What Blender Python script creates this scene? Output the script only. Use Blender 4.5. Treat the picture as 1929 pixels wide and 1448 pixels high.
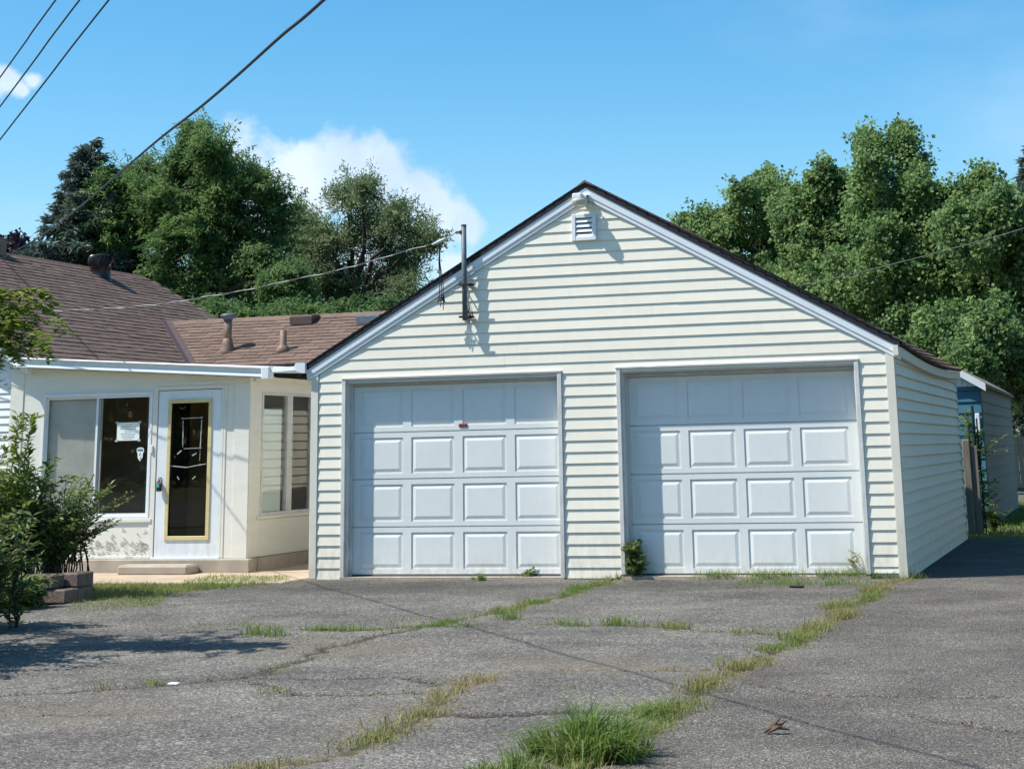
import bpy, math, random
import numpy as np
from mathutils import Vector, Matrix

random.seed(7); RNG = np.random.default_rng(11)
for o in list(bpy.data.objects): bpy.data.objects.remove(o)
SC = bpy.context.scene
COL = SC.collection

# ------------------------------------------------------------------ camera
IW, IH = 1929.0, 1448.0
CAM = np.array([9.264, -19.7067, 1.3309])
CR = np.array([0.95614922, 0.2920918, -0.02147218])
CU = np.array([0.09196517, -0.22981983, 0.96887835])
CF = np.array([-0.27806669, 0.92836697, 0.24660432])
FPX, PX, PY = 3256.46, 1072.975, 19.877
cd = bpy.data.cameras.new("camera"); cam = bpy.data.objects.new("camera", cd); COL.objects.link(cam)
cd.sensor_fit = 'HORIZONTAL'; cd.sensor_width = 36.0; cd.lens = FPX / IW * 36.0
cd.shift_x = (IW / 2 - PX) / IW; cd.shift_y = (PY - IH / 2) / IW
cd.clip_start = 0.1; cd.clip_end = 2000
M4 = Matrix(((CR[0], CU[0], -CF[0], CAM[0]), (CR[1], CU[1], -CF[1], CAM[1]), (CR[2], CU[2], -CF[2], CAM[2]), (0, 0, 0, 1)))
cam.matrix_world = M4
SC.camera = cam

def ray(u, v): return CF + (u - PX) / FPX * CR - (v - PY) / FPX * CU
def atY(u, v, Y):
    d = ray(u, v); return CAM + (Y - CAM[1]) / d[1] * d
def atX(u, v, X):
    d = ray(u, v); return CAM + (X - CAM[0]) / d[0] * d
def atZ(u, v, Z):
    d = ray(u, v); return CAM + (Z - CAM[2]) / d[2] * d
def atD(u, v, t): return CAM + t * ray(u, v)
GZ = -0.08
def gnd(u, v): return atZ(u, v, GZ)

# ------------------------------------------------------------------ light
LDIR = Vector((1.0, 0.52, -1.60)).normalized()           # direction in which sunlight travels
ELEV = math.asin(-LDIR.z)
AZ = math.atan2(-LDIR.x, -LDIR.y)                        # towards the sun, clockwise from +Y
sd = bpy.data.lights.new("sun", 'SUN'); sun = bpy.data.objects.new("sun", sd); COL.objects.link(sun)
sd.energy = 4.45; sd.angle = math.radians(0.53); sd.color = (1.0, 0.955, 0.87)
sun.rotation_euler = LDIR.to_track_quat('-Z', 'Y').to_euler()
sun.location = (-20, -10, 30)

W = bpy.data.worlds.new("World"); SC.world = W; W.use_nodes = True
SKY_STRENGTH = 0.113
def build_world():
    nt = W.node_tree; nt.nodes.clear(); N = nt.nodes.new; L = nt.links.new
    out = N('ShaderNodeOutputWorld'); bg = N('ShaderNodeBackground'); bg.inputs['Strength'].default_value = SKY_STRENGTH
    L(bg.outputs[0], out.inputs[0])
    sky = N('ShaderNodeTexSky'); sky.sky_type = 'NISHITA'; sky.sun_disc = False
    sky.sun_elevation = ELEV; sky.sun_rotation = AZ; sky.altitude = 200; sky.air_density = 1.0; sky.dust_density = 0.9; sky.ozone_density = 2.0
    hs = N('ShaderNodeHueSaturation'); hs.inputs['Saturation'].default_value = 1.42; hs.inputs['Hue'].default_value = 0.488; hs.inputs['Value'].default_value = 1.07
    L(sky.outputs[0], hs.inputs['Color'])
    tc = N('ShaderNodeTexCoord')
    nrm = N('ShaderNodeVectorMath'); nrm.operation = 'NORMALIZE'; L(tc.outputs['Generated'], nrm.inputs[0])
    # soft cloud masses: (pixel u, v, radius px)
    blobs = [(455, 315, 92), (545, 335, 90), (500, 440, 120), (640, 365, 95), (700, 345, 88), (770, 385, 95), (830, 410, 82), (720, 480, 120), (885, 430, 46),
             (600, 480, 130), (400, 420, 80), (300, 360, 60), (860, 510, 60), (62, 152, 22), (15, 150, 28), (-30, 160, 36), (40, 168, 20)]
    nz = N('ShaderNodeTexNoise'); nz.inputs['Scale'].default_value = 21; nz.inputs['Detail'].default_value = 8; nz.inputs['Roughness'].default_value = 0.58
    L(nrm.outputs[0], nz.inputs['Vector'])
    cur = None
    for (u, v, r) in blobs:
        d = ray(u, v); d = d / np.linalg.norm(d)
        vm = N('ShaderNodeVectorMath'); vm.operation = 'DISTANCE'; L(nrm.outputs[0], vm.inputs[0]); vm.inputs[1].default_value = tuple(d)
        dv = N('ShaderNodeMath'); dv.operation = 'DIVIDE'; L(vm.outputs['Value'], dv.inputs[0]); dv.inputs[1].default_value = r / FPX
        if cur is None: cur = dv
        else:
            mn = N('ShaderNodeMath'); mn.operation = 'SMOOTH_MIN'; mn.inputs[2].default_value = 0.5
            L(cur.outputs[0], mn.inputs[0]); L(dv.outputs[0], mn.inputs[1]); cur = mn
    # noise moves the edge
    ma = N('ShaderNodeMath'); ma.operation = 'MULTIPLY_ADD'; L(nz.outputs['Fac'], ma.inputs[0]); ma.inputs[1].default_value = -3.0; ma.inputs[2].default_value = 1.62
    ad = N('ShaderNodeMath'); ad.operation = 'ADD'; L(cur.outputs[0], ad.inputs[0]); L(ma.outputs[0], ad.inputs[1])
    mr = N('ShaderNodeMapRange'); mr.interpolation_type = 'SMOOTHSTEP'
    mr.inputs['From Min'].default_value = 1.12; mr.inputs['From Max'].default_value = 0.55; L(ad.outputs[0], mr.inputs['Value'])
    # thin, even veil and scattered fair-weather cloud over the whole sky
    n2 = N('ShaderNodeTexNoise'); n2.inputs['Scale'].default_value = 3.2; n2.inputs['Detail'].default_value = 6
    mp = N('ShaderNodeMapping'); mp.inputs['Scale'].default_value = (1, 1, 2.6); L(nrm.outputs[0], mp.inputs['Vector']); L(mp.outputs[0], n2.inputs['Vector'])
    m2 = N('ShaderNodeMapRange'); m2.interpolation_type = 'SMOOTHSTEP'
    m2.inputs['From Min'].default_value = 0.52; m2.inputs['From Max'].default_value = 0.85; m2.inputs['To Max'].default_value = 0.35; L(n2.outputs['Fac'], m2.inputs['Value'])
    mx = N('ShaderNodeMath'); mx.operation = 'MAXIMUM'; L(mr.outputs[0], mx.inputs[0]); L(m2.outputs[0], mx.inputs[1])
    fc = N('ShaderNodeMath'); fc.operation = 'MULTIPLY'; L(mx.outputs[0], fc.inputs[0]); fc.inputs[1].default_value = 0.74
    n3 = N('ShaderNodeTexNoise'); n3.inputs['Scale'].default_value = 18; n3.inputs['Detail'].default_value = 5; L(nrm.outputs[0], n3.inputs['Vector'])
    cr = N('ShaderNodeValToRGB'); cr.color_ramp.elements[0].position = 0.35; cr.color_ramp.elements[0].color = (4.3, 5.0, 6.2, 1)
    cr.color_ramp.elements[1].position = 0.65; cr.color_ramp.elements[1].color = (6.6, 7.0, 7.7, 1); L(n3.outputs['Fac'], cr.inputs[0])
    mix = N('ShaderNodeMixRGB'); L(fc.outputs[0], mix.inputs[0]); L(hs.outputs[0], mix.inputs[1]); L(cr.outputs[0], mix.inputs[2])
    L(mix.outputs[0], bg.inputs['Color'])
build_world()
SC.view_settings.view_transform = 'Standard'; SC.view_settings.look = 'None'
SC.view_settings.exposure = 0.60; SC.view_settings.gamma = 1.0; SC.view_settings.use_curve_mapping = False
SC.render.engine = 'CYCLES'
SC.cycles.max_bounces = 8; SC.cycles.transparent_max_bounces = 16

# ------------------------------------------------------------------ materials
MATS = {}
def lin(c): return tuple(((x / 255.0) / 12.92 if x / 255.0 <= 0.04045 else ((x / 255.0 + 0.055) / 1.055) ** 2.4) for x in c)
def mat(name, col, rough=0.6, var=0.10, scale=6.0, bump=0.0, bscale=60.0, pvar=0.0, col2=None, spec=0.4, metal=0.0, stretch=(1, 1, 1)):
    m = bpy.data.materials.new(name); m.use_nodes = True; nt = m.node_tree; N = nt.nodes.new; L = nt.links.new
    p = nt.nodes['Principled BSDF']; p.inputs['Roughness'].default_value = rough; p.inputs['Specular IOR Level'].default_value = spec; p.inputs['Metallic'].default_value = metal
    geo = N('ShaderNodeNewGeometry'); mp = N('ShaderNodeMapping'); mp.inputs['Scale'].default_value = stretch; L(geo.outputs['Position'], mp.inputs['Vector'])
    nz = N('ShaderNodeTexNoise'); nz.inputs['Scale'].default_value = scale; nz.inputs['Detail'].default_value = 6; nz.inputs['Roughness'].default_value = 0.6; L(mp.outputs[0], nz.inputs['Vector'])
    mx = N('ShaderNodeMixRGB'); mx.inputs[1].default_value = (*[c * (1 - var) for c in col], 1)
    c2 = col2 if col2 else [min(1, c * (1 + var)) for c in col]
    mx.inputs[2].default_value = (*c2, 1)
    mr = N('ShaderNodeMapRange'); mr.inputs['From Min'].default_value = 0.3; mr.inputs['From Max'].default_value = 0.7; L(nz.outputs['Fac'], mr.inputs['Value']); L(mr.outputs[0], mx.inputs[0])
    last = mx.outputs[0]
    if pvar:
        oi = N('ShaderNodeObjectInfo'); at = N('ShaderNodeAttribute'); at.attribute_name = 'tint'
        a2 = N('ShaderNodeMath'); a2.operation = 'ADD'; L(oi.outputs['Random'], a2.inputs[0]); L(at.outputs['Fac'], a2.inputs[1])
        fr = N('ShaderNodeMath'); fr.operation = 'FRACT'; L(a2.outputs[0], fr.inputs[0])
        m3 = N('ShaderNodeMapRange'); m3.inputs['To Min'].default_value = 1 - pvar; m3.inputs['To Max'].default_value = 1 + pvar; L(fr.outputs[0], m3.inputs['Value'])
        hv = N('ShaderNodeHueSaturation'); L(last, hv.inputs['Color']); L(m3.outputs[0], hv.inputs['Value']); last = hv.outputs[0]
    L(last, p.inputs['Base Color'])
    if bump:
        n2 = N('ShaderNodeTexNoise'); n2.inputs['Scale'].default_value = bscale; n2.inputs['Detail'].default_value = 5; L(mp.outputs[0], n2.inputs['Vector'])
        bp = N('ShaderNodeBump'); bp.inputs['Strength'].default_value = bump; bp.inputs['Distance'].default_value = 0.01; L(n2.outputs['Fac'], bp.inputs['Height']); L(bp.outputs[0], p.inputs['Normal'])
    MATS[name] = m; return m

mat('cream_vinyl', (0.81, 0.772, 0.65), 0.5, 0.035, 2.2, 0.05, 90, pvar=0.02, stretch=(0.6, 0.6, 2))
mat('cream_trim', (0.70, 0.67, 0.57), 0.5, 0.06, 3, 0.04, 60)
mat('white_vinyl', (0.82, 0.83, 0.80), 0.5, 0.05, 2.5, 0.05, 60, pvar=0.02)
mat('white_metal', (0.74, 0.77, 0.79), 0.38, 0.04, 4, 0.03, 30)
mat('door_white', (0.735, 0.755, 0.73), 0.42, 0.03, 1.6, 0.10, 9)
mat('door_slab', (0.72, 0.77, 0.80), 0.45, 0.05, 3, 0.08, 30)
mat('jamb_white', (0.62, 0.625, 0.60), 0.6, 0.12, 5, 0.1, 40)
mat('gold_frame', (0.62, 0.52, 0.26), 0.42, 0.10, 8, 0.04, 60)
mat('roof_black', (0.012, 0.012, 0.016), 0.7, 0.2, 10)
mat('shingle', (0.148, 0.106, 0.087), 0.92, 0.28, 60, 0.5, 220, pvar=0.17, spec=0.15)
mat('shingle_light', (0.172, 0.120, 0.095), 0.92, 0.25, 60, 0.5, 220, pvar=0.17, spec=0.15)
mat('brown_metal', (0.085, 0.052, 0.042), 0.5, 0.2, 8, 0.05, 40)
mat('rusty_tin', (0.19, 0.125, 0.085), 0.6, 0.3, 14, 0.1, 60)
mat('dark_tin', (0.035, 0.028, 0.028), 0.38, 0.2, 9, metal=0.3)
mat('grey_pipe', (0.10, 0.125, 0.145), 0.5, 0.25, 12, 0.1, 40)
mat('rust', (0.028, 0.020, 0.018), 0.8, 0.4, 20, 0.2, 60)
mat('concrete', (0.36, 0.31, 0.25), 0.85, 0.16, 5, 0.25, 50)
mat('concrete_path', (0.42, 0.33, 0.24), 0.9, 0.16, 3, 0.2, 60)
mat('block', (0.16, 0.12, 0.10), 0.92, 0.3, 12, 0.8, 60, pvar=0.15)
mat('soil', (0.055, 0.042, 0.03), 0.95, 0.35, 14, 0.8, 50)
mat('bark', (0.05, 0.042, 0.035), 0.95, 0.35, 8, 0.7, 30)
mat('grey_wood', (0.20, 0.175, 0.15), 0.9, 0.3, 6, 0.3, 40, pvar=0.15, stretch=(6, 6, 0.6))
mat('pale_wood', (0.42, 0.36, 0.28), 0.9, 0.2, 6, 0.2, 40, pvar=0.12, stretch=(6, 6, 0.6))
mat('teal_paint', (0.045, 0.150, 0.205), 0.6, 0.12, 4, 0.08, 50, pvar=0.04)
mat('shed_grey', (0.26, 0.235, 0.215), 0.75, 0.10, 3, 0.1, 50, pvar=0.04)
mat('green_metal', (0.012, 0.035, 0.026), 0.5, 0.2, 8)
mat('cable_black', (0.010, 0.012, 0.018), 0.6, 0.2, 4)
mat('cable_thin', (0.02, 0.035, 0.05), 0.6, 0.2, 4)
mat('cable_grey', (0.10, 0.11, 0.11), 0.6, 0.2, 4)
mat('alu', (0.50, 0.52, 0.52), 0.35, 0.1, 20)
mat('plywood', (0.66, 0.60, 0.52), 0.7, 0.14, 3, 0.08, 40)
mat('int_wall', (0.33, 0.26, 0.175), 0.8, 0.15, 3)
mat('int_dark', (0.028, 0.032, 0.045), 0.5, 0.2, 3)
mat('paper', (0.78, 0.84, 0.80), 0.8, 0.03, 3)
mat('ink', (0.16, 0.20, 0.21), 0.8, 0.1, 3)
mat('ink_blue', (0.10, 0.22, 0.34), 0.6, 0.1, 3)
mat('tape', (0.42, 0.44, 0.42), 0.5, 0.2, 40)
mat('lockbox_black', (0.02, 0.022, 0.026), 0.4, 0.1, 10)
mat('teal_plastic', (0.01, 0.42, 0.40), 0.35, 0.1, 10)
mat('red_label', (0.19, 0.035, 0.02), 0.5, 0.2, 50)
mat('lamp_lens', (0.55, 0.54, 0.42), 0.3, 0.08, 8)
mat('dry_leaf', (0.10, 0.065, 0.042), 0.8, 0.3, 40)

def add_dirt(name, z0, z1, col, amount=0.5, sc=7.0):
    m = MATS[name]; nt = m.node_tree; N = nt.nodes.new; L = nt.links.new; p = nt.nodes['Principled BSDF']
    geo = N('ShaderNodeNewGeometry'); sp = N('ShaderNodeSeparateXYZ'); L(geo.outputs['Position'], sp.inputs[0])
    hz = N('ShaderNodeMapRange'); hz.inputs['From Min'].default_value = z1; hz.inputs['From Max'].default_value = z0; L(sp.outputs['Z'], hz.inputs['Value'])
    nz = N('ShaderNodeTexNoise'); nz.inputs['Scale'].default_value = sc; nz.inputs['Detail'].default_value = 8; nz.inputs['Roughness'].default_value = 0.65
    mp = N('ShaderNodeMapping'); mp.inputs['Scale'].default_value = (1.6, 1.6, 0.55); L(geo.outputs['Position'], mp.inputs[0]); L(mp.outputs[0], nz.inputs['Vector'])
    n2 = N('ShaderNodeMapRange'); n2.inputs['From Min'].default_value = 0.38; n2.inputs['From Max'].default_value = 0.72; L(nz.outputs['Fac'], n2.inputs['Value'])
    base = N('ShaderNodeMath'); base.operation = 'MULTIPLY_ADD'; L(hz.outputs[0], base.inputs[0]); base.inputs[1].default_value = 0.9; base.inputs[2].default_value = 0.14
    ml = N('ShaderNodeMath'); ml.operation = 'MULTIPLY'; L(base.outputs[0], ml.inputs[0]); L(n2.outputs[0], ml.inputs[1])
    m2 = N('ShaderNodeMath'); m2.operation = 'MULTIPLY'; m2.inputs[1].default_value = amount; m2.use_clamp = True; L(ml.outputs[0], m2.inputs[0])
    old = p.inputs['Base Color'].links[0].from_socket; mx = N('ShaderNodeMixRGB'); L(m2.outputs[0], mx.inputs[0]); L(old, mx.inputs[1]); mx.inputs[2].default_value = (*col, 1); L(mx.outputs[0], p.inputs['Base Color'])
add_dirt('cream_vinyl', -0.1, 0.55, (0.33, 0.29, 0.22), 0.55)
add_dirt('door_white', -0.06, 0.22, (0.34, 0.31, 0.27), 0.45, 9)
add_dirt('jamb_white', -0.1, 0.9, (0.26, 0.23, 0.19), 0.8, 6)
add_dirt('cream_trim', -0.1, 0.8, (0.33, 0.30, 0.25), 0.55, 6)
add_dirt('door_slab', 0.1, 0.5, (0.36, 0.33, 0.28), 0.5, 10)
def porch_paint():
    m = mat('porch_paint', (0.73, 0.715, 0.64), 0.62, 0.045, 2.2, 0.12, 22, stretch=(1.2, 1, 5)); nt = m.node_tree; N = nt.nodes.new; L = nt.links.new
    p = nt.nodes['Principled BSDF']; geo = N('ShaderNodeNewGeometry'); sp = N('ShaderNodeSeparateXYZ'); L(geo.outputs['Position'], sp.inputs[0])
    nz = N('ShaderNodeTexNoise'); nz.inputs['Scale'].default_value = 11; nz.inputs['Detail'].default_value = 7; nz.inputs['Distortion'].default_value = 0.8
    mp = N('ShaderNodeMapping'); mp.inputs['Scale'].default_value = (1, 1, 1.9); L(geo.outputs['Position'], mp.inputs[0]); L(mp.outputs[0], nz.inputs['Vector'])
    hz = N('ShaderNodeMapRange'); hz.inputs['From Min'].default_value = 0.1; hz.inputs['From Max'].default_value = 0.75; hz.inputs['To Min'].default_value = 0.56; hz.inputs['To Max'].default_value = 0.80; L(sp.outputs['Z'], hz.inputs['Value'])
    xm = N('ShaderNodeMapRange'); xm.inputs['From Min'].default_value = -2.85; xm.inputs['From Max'].default_value = -2.70; xm.inputs['To Max'].default_value = 0.10; L(sp.outputs['X'], xm.inputs['Value']); th = N('ShaderNodeMath'); th.operation = 'ADD'; L(hz.outputs[0], th.inputs[0]); L(xm.outputs[0], th.inputs[1])
    gt = N('ShaderNodeMath'); gt.operation = 'SUBTRACT'; L(nz.outputs['Fac'], gt.inputs[0]); L(th.outputs[0], gt.inputs[1])
    st = N('ShaderNodeMapRange'); st.inputs['From Min'].default_value = 0.0; st.inputs['From Max'].default_value = 0.02; L(gt.outputs[0], st.inputs['Value'])
    old = p.inputs['Base Color'].links[0].from_socket
    mx = N('ShaderNodeMixRGB'); L(st.outputs[0], mx.inputs[0]); L(old, mx.inputs[1]); mx.inputs[2].default_value = (0.52, 0.49, 0.43, 1); L(mx.outputs[0], p.inputs['Base Color'])
porch_paint()

def glass_mat(name, tint=(0.78, 0.82, 0.82), mixf=0.9):
    m = bpy.data.materials.new(name); m.use_nodes = True; nt = m.node_tree; nt.nodes.clear(); N = nt.nodes.new; L = nt.links.new
    o = N('ShaderNodeOutputMaterial'); t = N('ShaderNodeBsdfTransparent'); t.inputs[0].default_value = (*tint, 1)
    g = N('ShaderNodeBsdfGlossy'); g.inputs['Roughness'].default_value = 0.015
    lw = N('ShaderNodeLayerWeight'); pw_ = N('ShaderNodeMath'); pw_.operation = 'POWER'; pw_.inputs[1].default_value = 5.0; L(lw.outputs['Facing'], pw_.inputs[0]); fr = N('ShaderNodeMath'); fr.operation = 'MULTIPLY_ADD'; L(pw_.outputs[0], fr.inputs[0]); fr.inputs[1].default_value = 0.95; fr.inputs[2].default_value = 0.045
    nz = N('ShaderNodeTexNoise'); nz.inputs['Scale'].default_value = 2.5; geo = N('ShaderNodeNewGeometry'); L(geo.outputs['Position'], nz.inputs['Vector'])
    bp = N('ShaderNodeBump'); bp.inputs['Strength'].default_value = 0.03; bp.inputs['Distance'].default_value = 0.02; L(nz.outputs['Fac'], bp.inputs['Height']); L(bp.outputs[0], g.inputs['Normal'])
    ml = N('ShaderNodeMath'); ml.operation = 'MULTIPLY'; ml.inputs[1].default_value = 1.15; L(fr.outputs[0], ml.inputs[0])
    mx = N('ShaderNodeMixShader'); L(ml.outputs[0], mx.inputs[0]); L(t.outputs[0], mx.inputs[1]); L(g.outputs[0], mx.inputs[2]); L(mx.outputs[0], o.inputs[0])
    MATS[name] = m
glass_mat('glass', (0.93, 0.95, 0.95)); glass_mat('door_glass', (0.66, 0.62, 0.52))

def leaf_mat(name, c1, c2, trans=0.35, rough=0.55):
    m = bpy.data.materials.new(name); m.use_nodes = True; nt = m.node_tree; nt.nodes.clear(); N = nt.nodes.new; L = nt.links.new
    o = N('ShaderNodeOutputMaterial'); at = N('ShaderNodeAttribute'); at.attribute_name = 'tint'
    mx = N('ShaderNodeMixRGB'); mx.inputs[1].default_value = (*c1, 1); mx.inputs[2].default_value = (*c2, 1); L(at.outputs['Fac'], mx.inputs[0])
    p = N('ShaderNodeBsdfPrincipled'); p.inputs['Roughness'].default_value = rough; p.inputs['Specular IOR Level'].default_value = 0.3; L(mx.outputs[0], p.inputs['Base Color'])
    t = N('ShaderNodeBsdfTranslucent'); hs = N('ShaderNodeHueSaturation'); hs.inputs['Value'].default_value = 1.3; hs.inputs['Hue'].default_value = 0.485; L(mx.outputs[0], hs.inputs['Color']); L(hs.outputs[0], t.inputs[0])
    s = N('ShaderNodeMixShader'); s.inputs[0].default_value = trans; L(p.outputs[0], s.inputs[1]); L(t.outputs[0], s.inputs[2]); L(s.outputs[0], o.inputs[0])
    MATS[name] = m
leaf_mat('leaf_maple', (0.085, 0.165, 0.065), (0.260, 0.375, 0.130), 0.48)
leaf_mat('leaf_locust', (0.055, 0.125, 0.050), (0.190, 0.300, 0.095), 0.45)
leaf_mat('leaf_willow', (0.115, 0.170, 0.085), (0.310, 0.380, 0.190), 0.45)
leaf_mat('leaf_spruce', (0.060, 0.090, 0.078), (0.200, 0.250, 0.215), 0.2)
leaf_mat('leaf_purple', (0.012, 0.012, 0.020), (0.040, 0.030, 0.045), 0.2)
leaf_mat('leaf_shrub', (0.062, 0.118, 0.036), (0.225, 0.300, 0.085), 0.4, 0.4)
leaf_mat('leaf_sapling', (0.070, 0.130, 0.020), (0.200, 0.270, 0.045), 0.4, 0.45)
leaf_mat('grass_mix', (0.135, 0.235, 0.048), (0.350, 0.290, 0.130), 0.42)

def asphalt_mat():
    m = bpy.data.materials.new('asphalt'); m.use_nodes = True; nt = m.node_tree; N = nt.nodes.new; L = nt.links.new
    p = nt.nodes['Principled BSDF']; p.inputs['Roughness'].default_value = 0.9; p.inputs['Specular IOR Level'].default_value = 0.25
    geo = N('ShaderNodeNewGeometry')
    def vor(s):
        v = N('ShaderNodeTexVoronoi'); v.inputs['Scale'].default_value = s; L(geo.outputs['Position'], v.inputs['Vector']); return v
    v1 = vor(66); v2 = vor(135)
    def ramp(v, stops):
        sp = N('ShaderNodeSeparateColor'); L(v.outputs['Color'], sp.inputs[0])
        r = N('ShaderNodeValToRGB'); cr = r.color_ramp
        cr.elements[0].position = stops[0][0]; cr.elements[0].color = (*stops[0][1], 1); cr.elements[1].position = stops[-1][0]; cr.elements[1].color = (*stops[-1][1], 1)
        for s in stops[1:-1]:
            e = cr.elements.new(s[0]); e.color = (*s[1], 1)
        L(sp.outputs[0], r.inputs[0]); return r
    old1 = ramp(v1, [(0, (0.030, 0.028, 0.026)), (0.45, (0.100, 0.093, 0.082)), (0.8, (0.178, 0.166, 0.144)), (1.0, (0.40, 0.375, 0.325))])
    old2 = ramp(v2, [(0, (0.032, 0.030, 0.028)), (0.5, (0.115, 0.107, 0.094)), (0.85, (0.200, 0.187, 0.163)), (1.0, (0.38, 0.36, 0.31))])
    mo = N('ShaderNodeMixRGB'); mo.inputs[0].default_value = 0.5; L(old1.outputs[0], mo.inputs[1]); L(old2.outputs[0], mo.inputs[2])
    new2 = ramp(v2, [(0, (0.045, 0.040, 0.036)), (0.6, (0.112, 0.102, 0.088)), (0.9, (0.180, 0.162, 0.137)), (1.0, (0.36, 0.33, 0.28))])
    def attr(n):
        a = N('ShaderNodeAttribute'); a.attribute_name = n; return a
    mn = N('ShaderNodeMixRGB'); L(attr('newer').outputs['Fac'], mn.inputs[0]); L(mo.outputs[0], mn.inputs[1]); L(new2.outputs[0], mn.inputs[2])
    # broad tonal drift
    nz = N('ShaderNodeTexNoise'); nz.inputs['Scale'].default_value = 1.1; nz.inputs['Detail'].default_value = 9; nz.inputs['Roughness'].default_value = 0.68; L(geo.outputs['Position'], nz.inputs['Vector'])
    mr = N('ShaderNodeMapRange'); mr.inputs['From Min'].default_value = 0.3; mr.inputs['From Max'].default_value = 0.7; mr.inputs['To Min'].default_value = 0.60; mr.inputs['To Max'].default_value = 1.36; L(nz.outputs['Fac'], mr.inputs['Value'])
    hv = N('ShaderNodeHueSaturation'); L(mn.outputs[0], hv.inputs['Color']); L(mr.outputs[0], hv.inputs['Value'])
    # tar-dark worn patches
    md = N('ShaderNodeMixRGB'); md.blend_type = 'MULTIPLY'; L(attr('tar').outputs['Fac'], md.inputs[0]); L(hv.outputs[0], md.inputs[1]); md.inputs[2].default_value = (0.42, 0.43, 0.45, 1)
    # sand and soil along the cracks
    ns = N('ShaderNodeTexNoise'); ns.inputs['Scale'].default_value = 35; ns.inputs['Detail'].default_value = 5; L(geo.outputs['Position'], ns.inputs['Vector'])
    sm = N('ShaderNodeMath'); sm.operation = 'MULTIPLY'; L(attr('soil').outputs['Fac'], sm.inputs[0]); 
    s2 = N('ShaderNodeMapRange'); s2.inputs['From Min'].default_value = 0.3; s2.inputs['From Max'].default_value = 0.62; L(ns.outputs['Fac'], s2.inputs['Value']); L(s2.outputs[0], sm.inputs[1])
    ms = N('ShaderNodeMixRGB'); L(sm.outputs[0], ms.inputs[0]); L(md.outputs[0], ms.inputs[1]); ms.inputs[2].default_value = (0.175, 0.138, 0.095, 1)
    mc = N('ShaderNodeMixRGB'); L(attr('crack').outputs['Fac'], mc.inputs[0]); L(ms.outputs[0], mc.inputs[1]); mc.inputs[2].default_value = (0.022, 0.020, 0.018, 1)
    L(mc.outputs[0], p.inputs['Base Color'])
    hb = N('ShaderNodeMath'); hb.operation = 'ADD'; L(v1.outputs['Distance'], hb.inputs[0]); L(v2.outputs['Distance'], hb.inputs[1])
    bp = N('ShaderNodeBump'); bp.inputs['Strength'].default_value = 0.55; bp.inputs['Distance'].default_value = 0.006; bp.invert = True; L(hb.outputs[0], bp.inputs['Height']); L(bp.outputs[0], p.inputs['Normal'])
    MATS['asphalt'] = m
asphalt_mat()
mat('lawn_ground', (0.060, 0.085, 0.022), 0.95, 0.4, 5, 0.6, 50, col2=(0.11, 0.105, 0.045))

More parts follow.
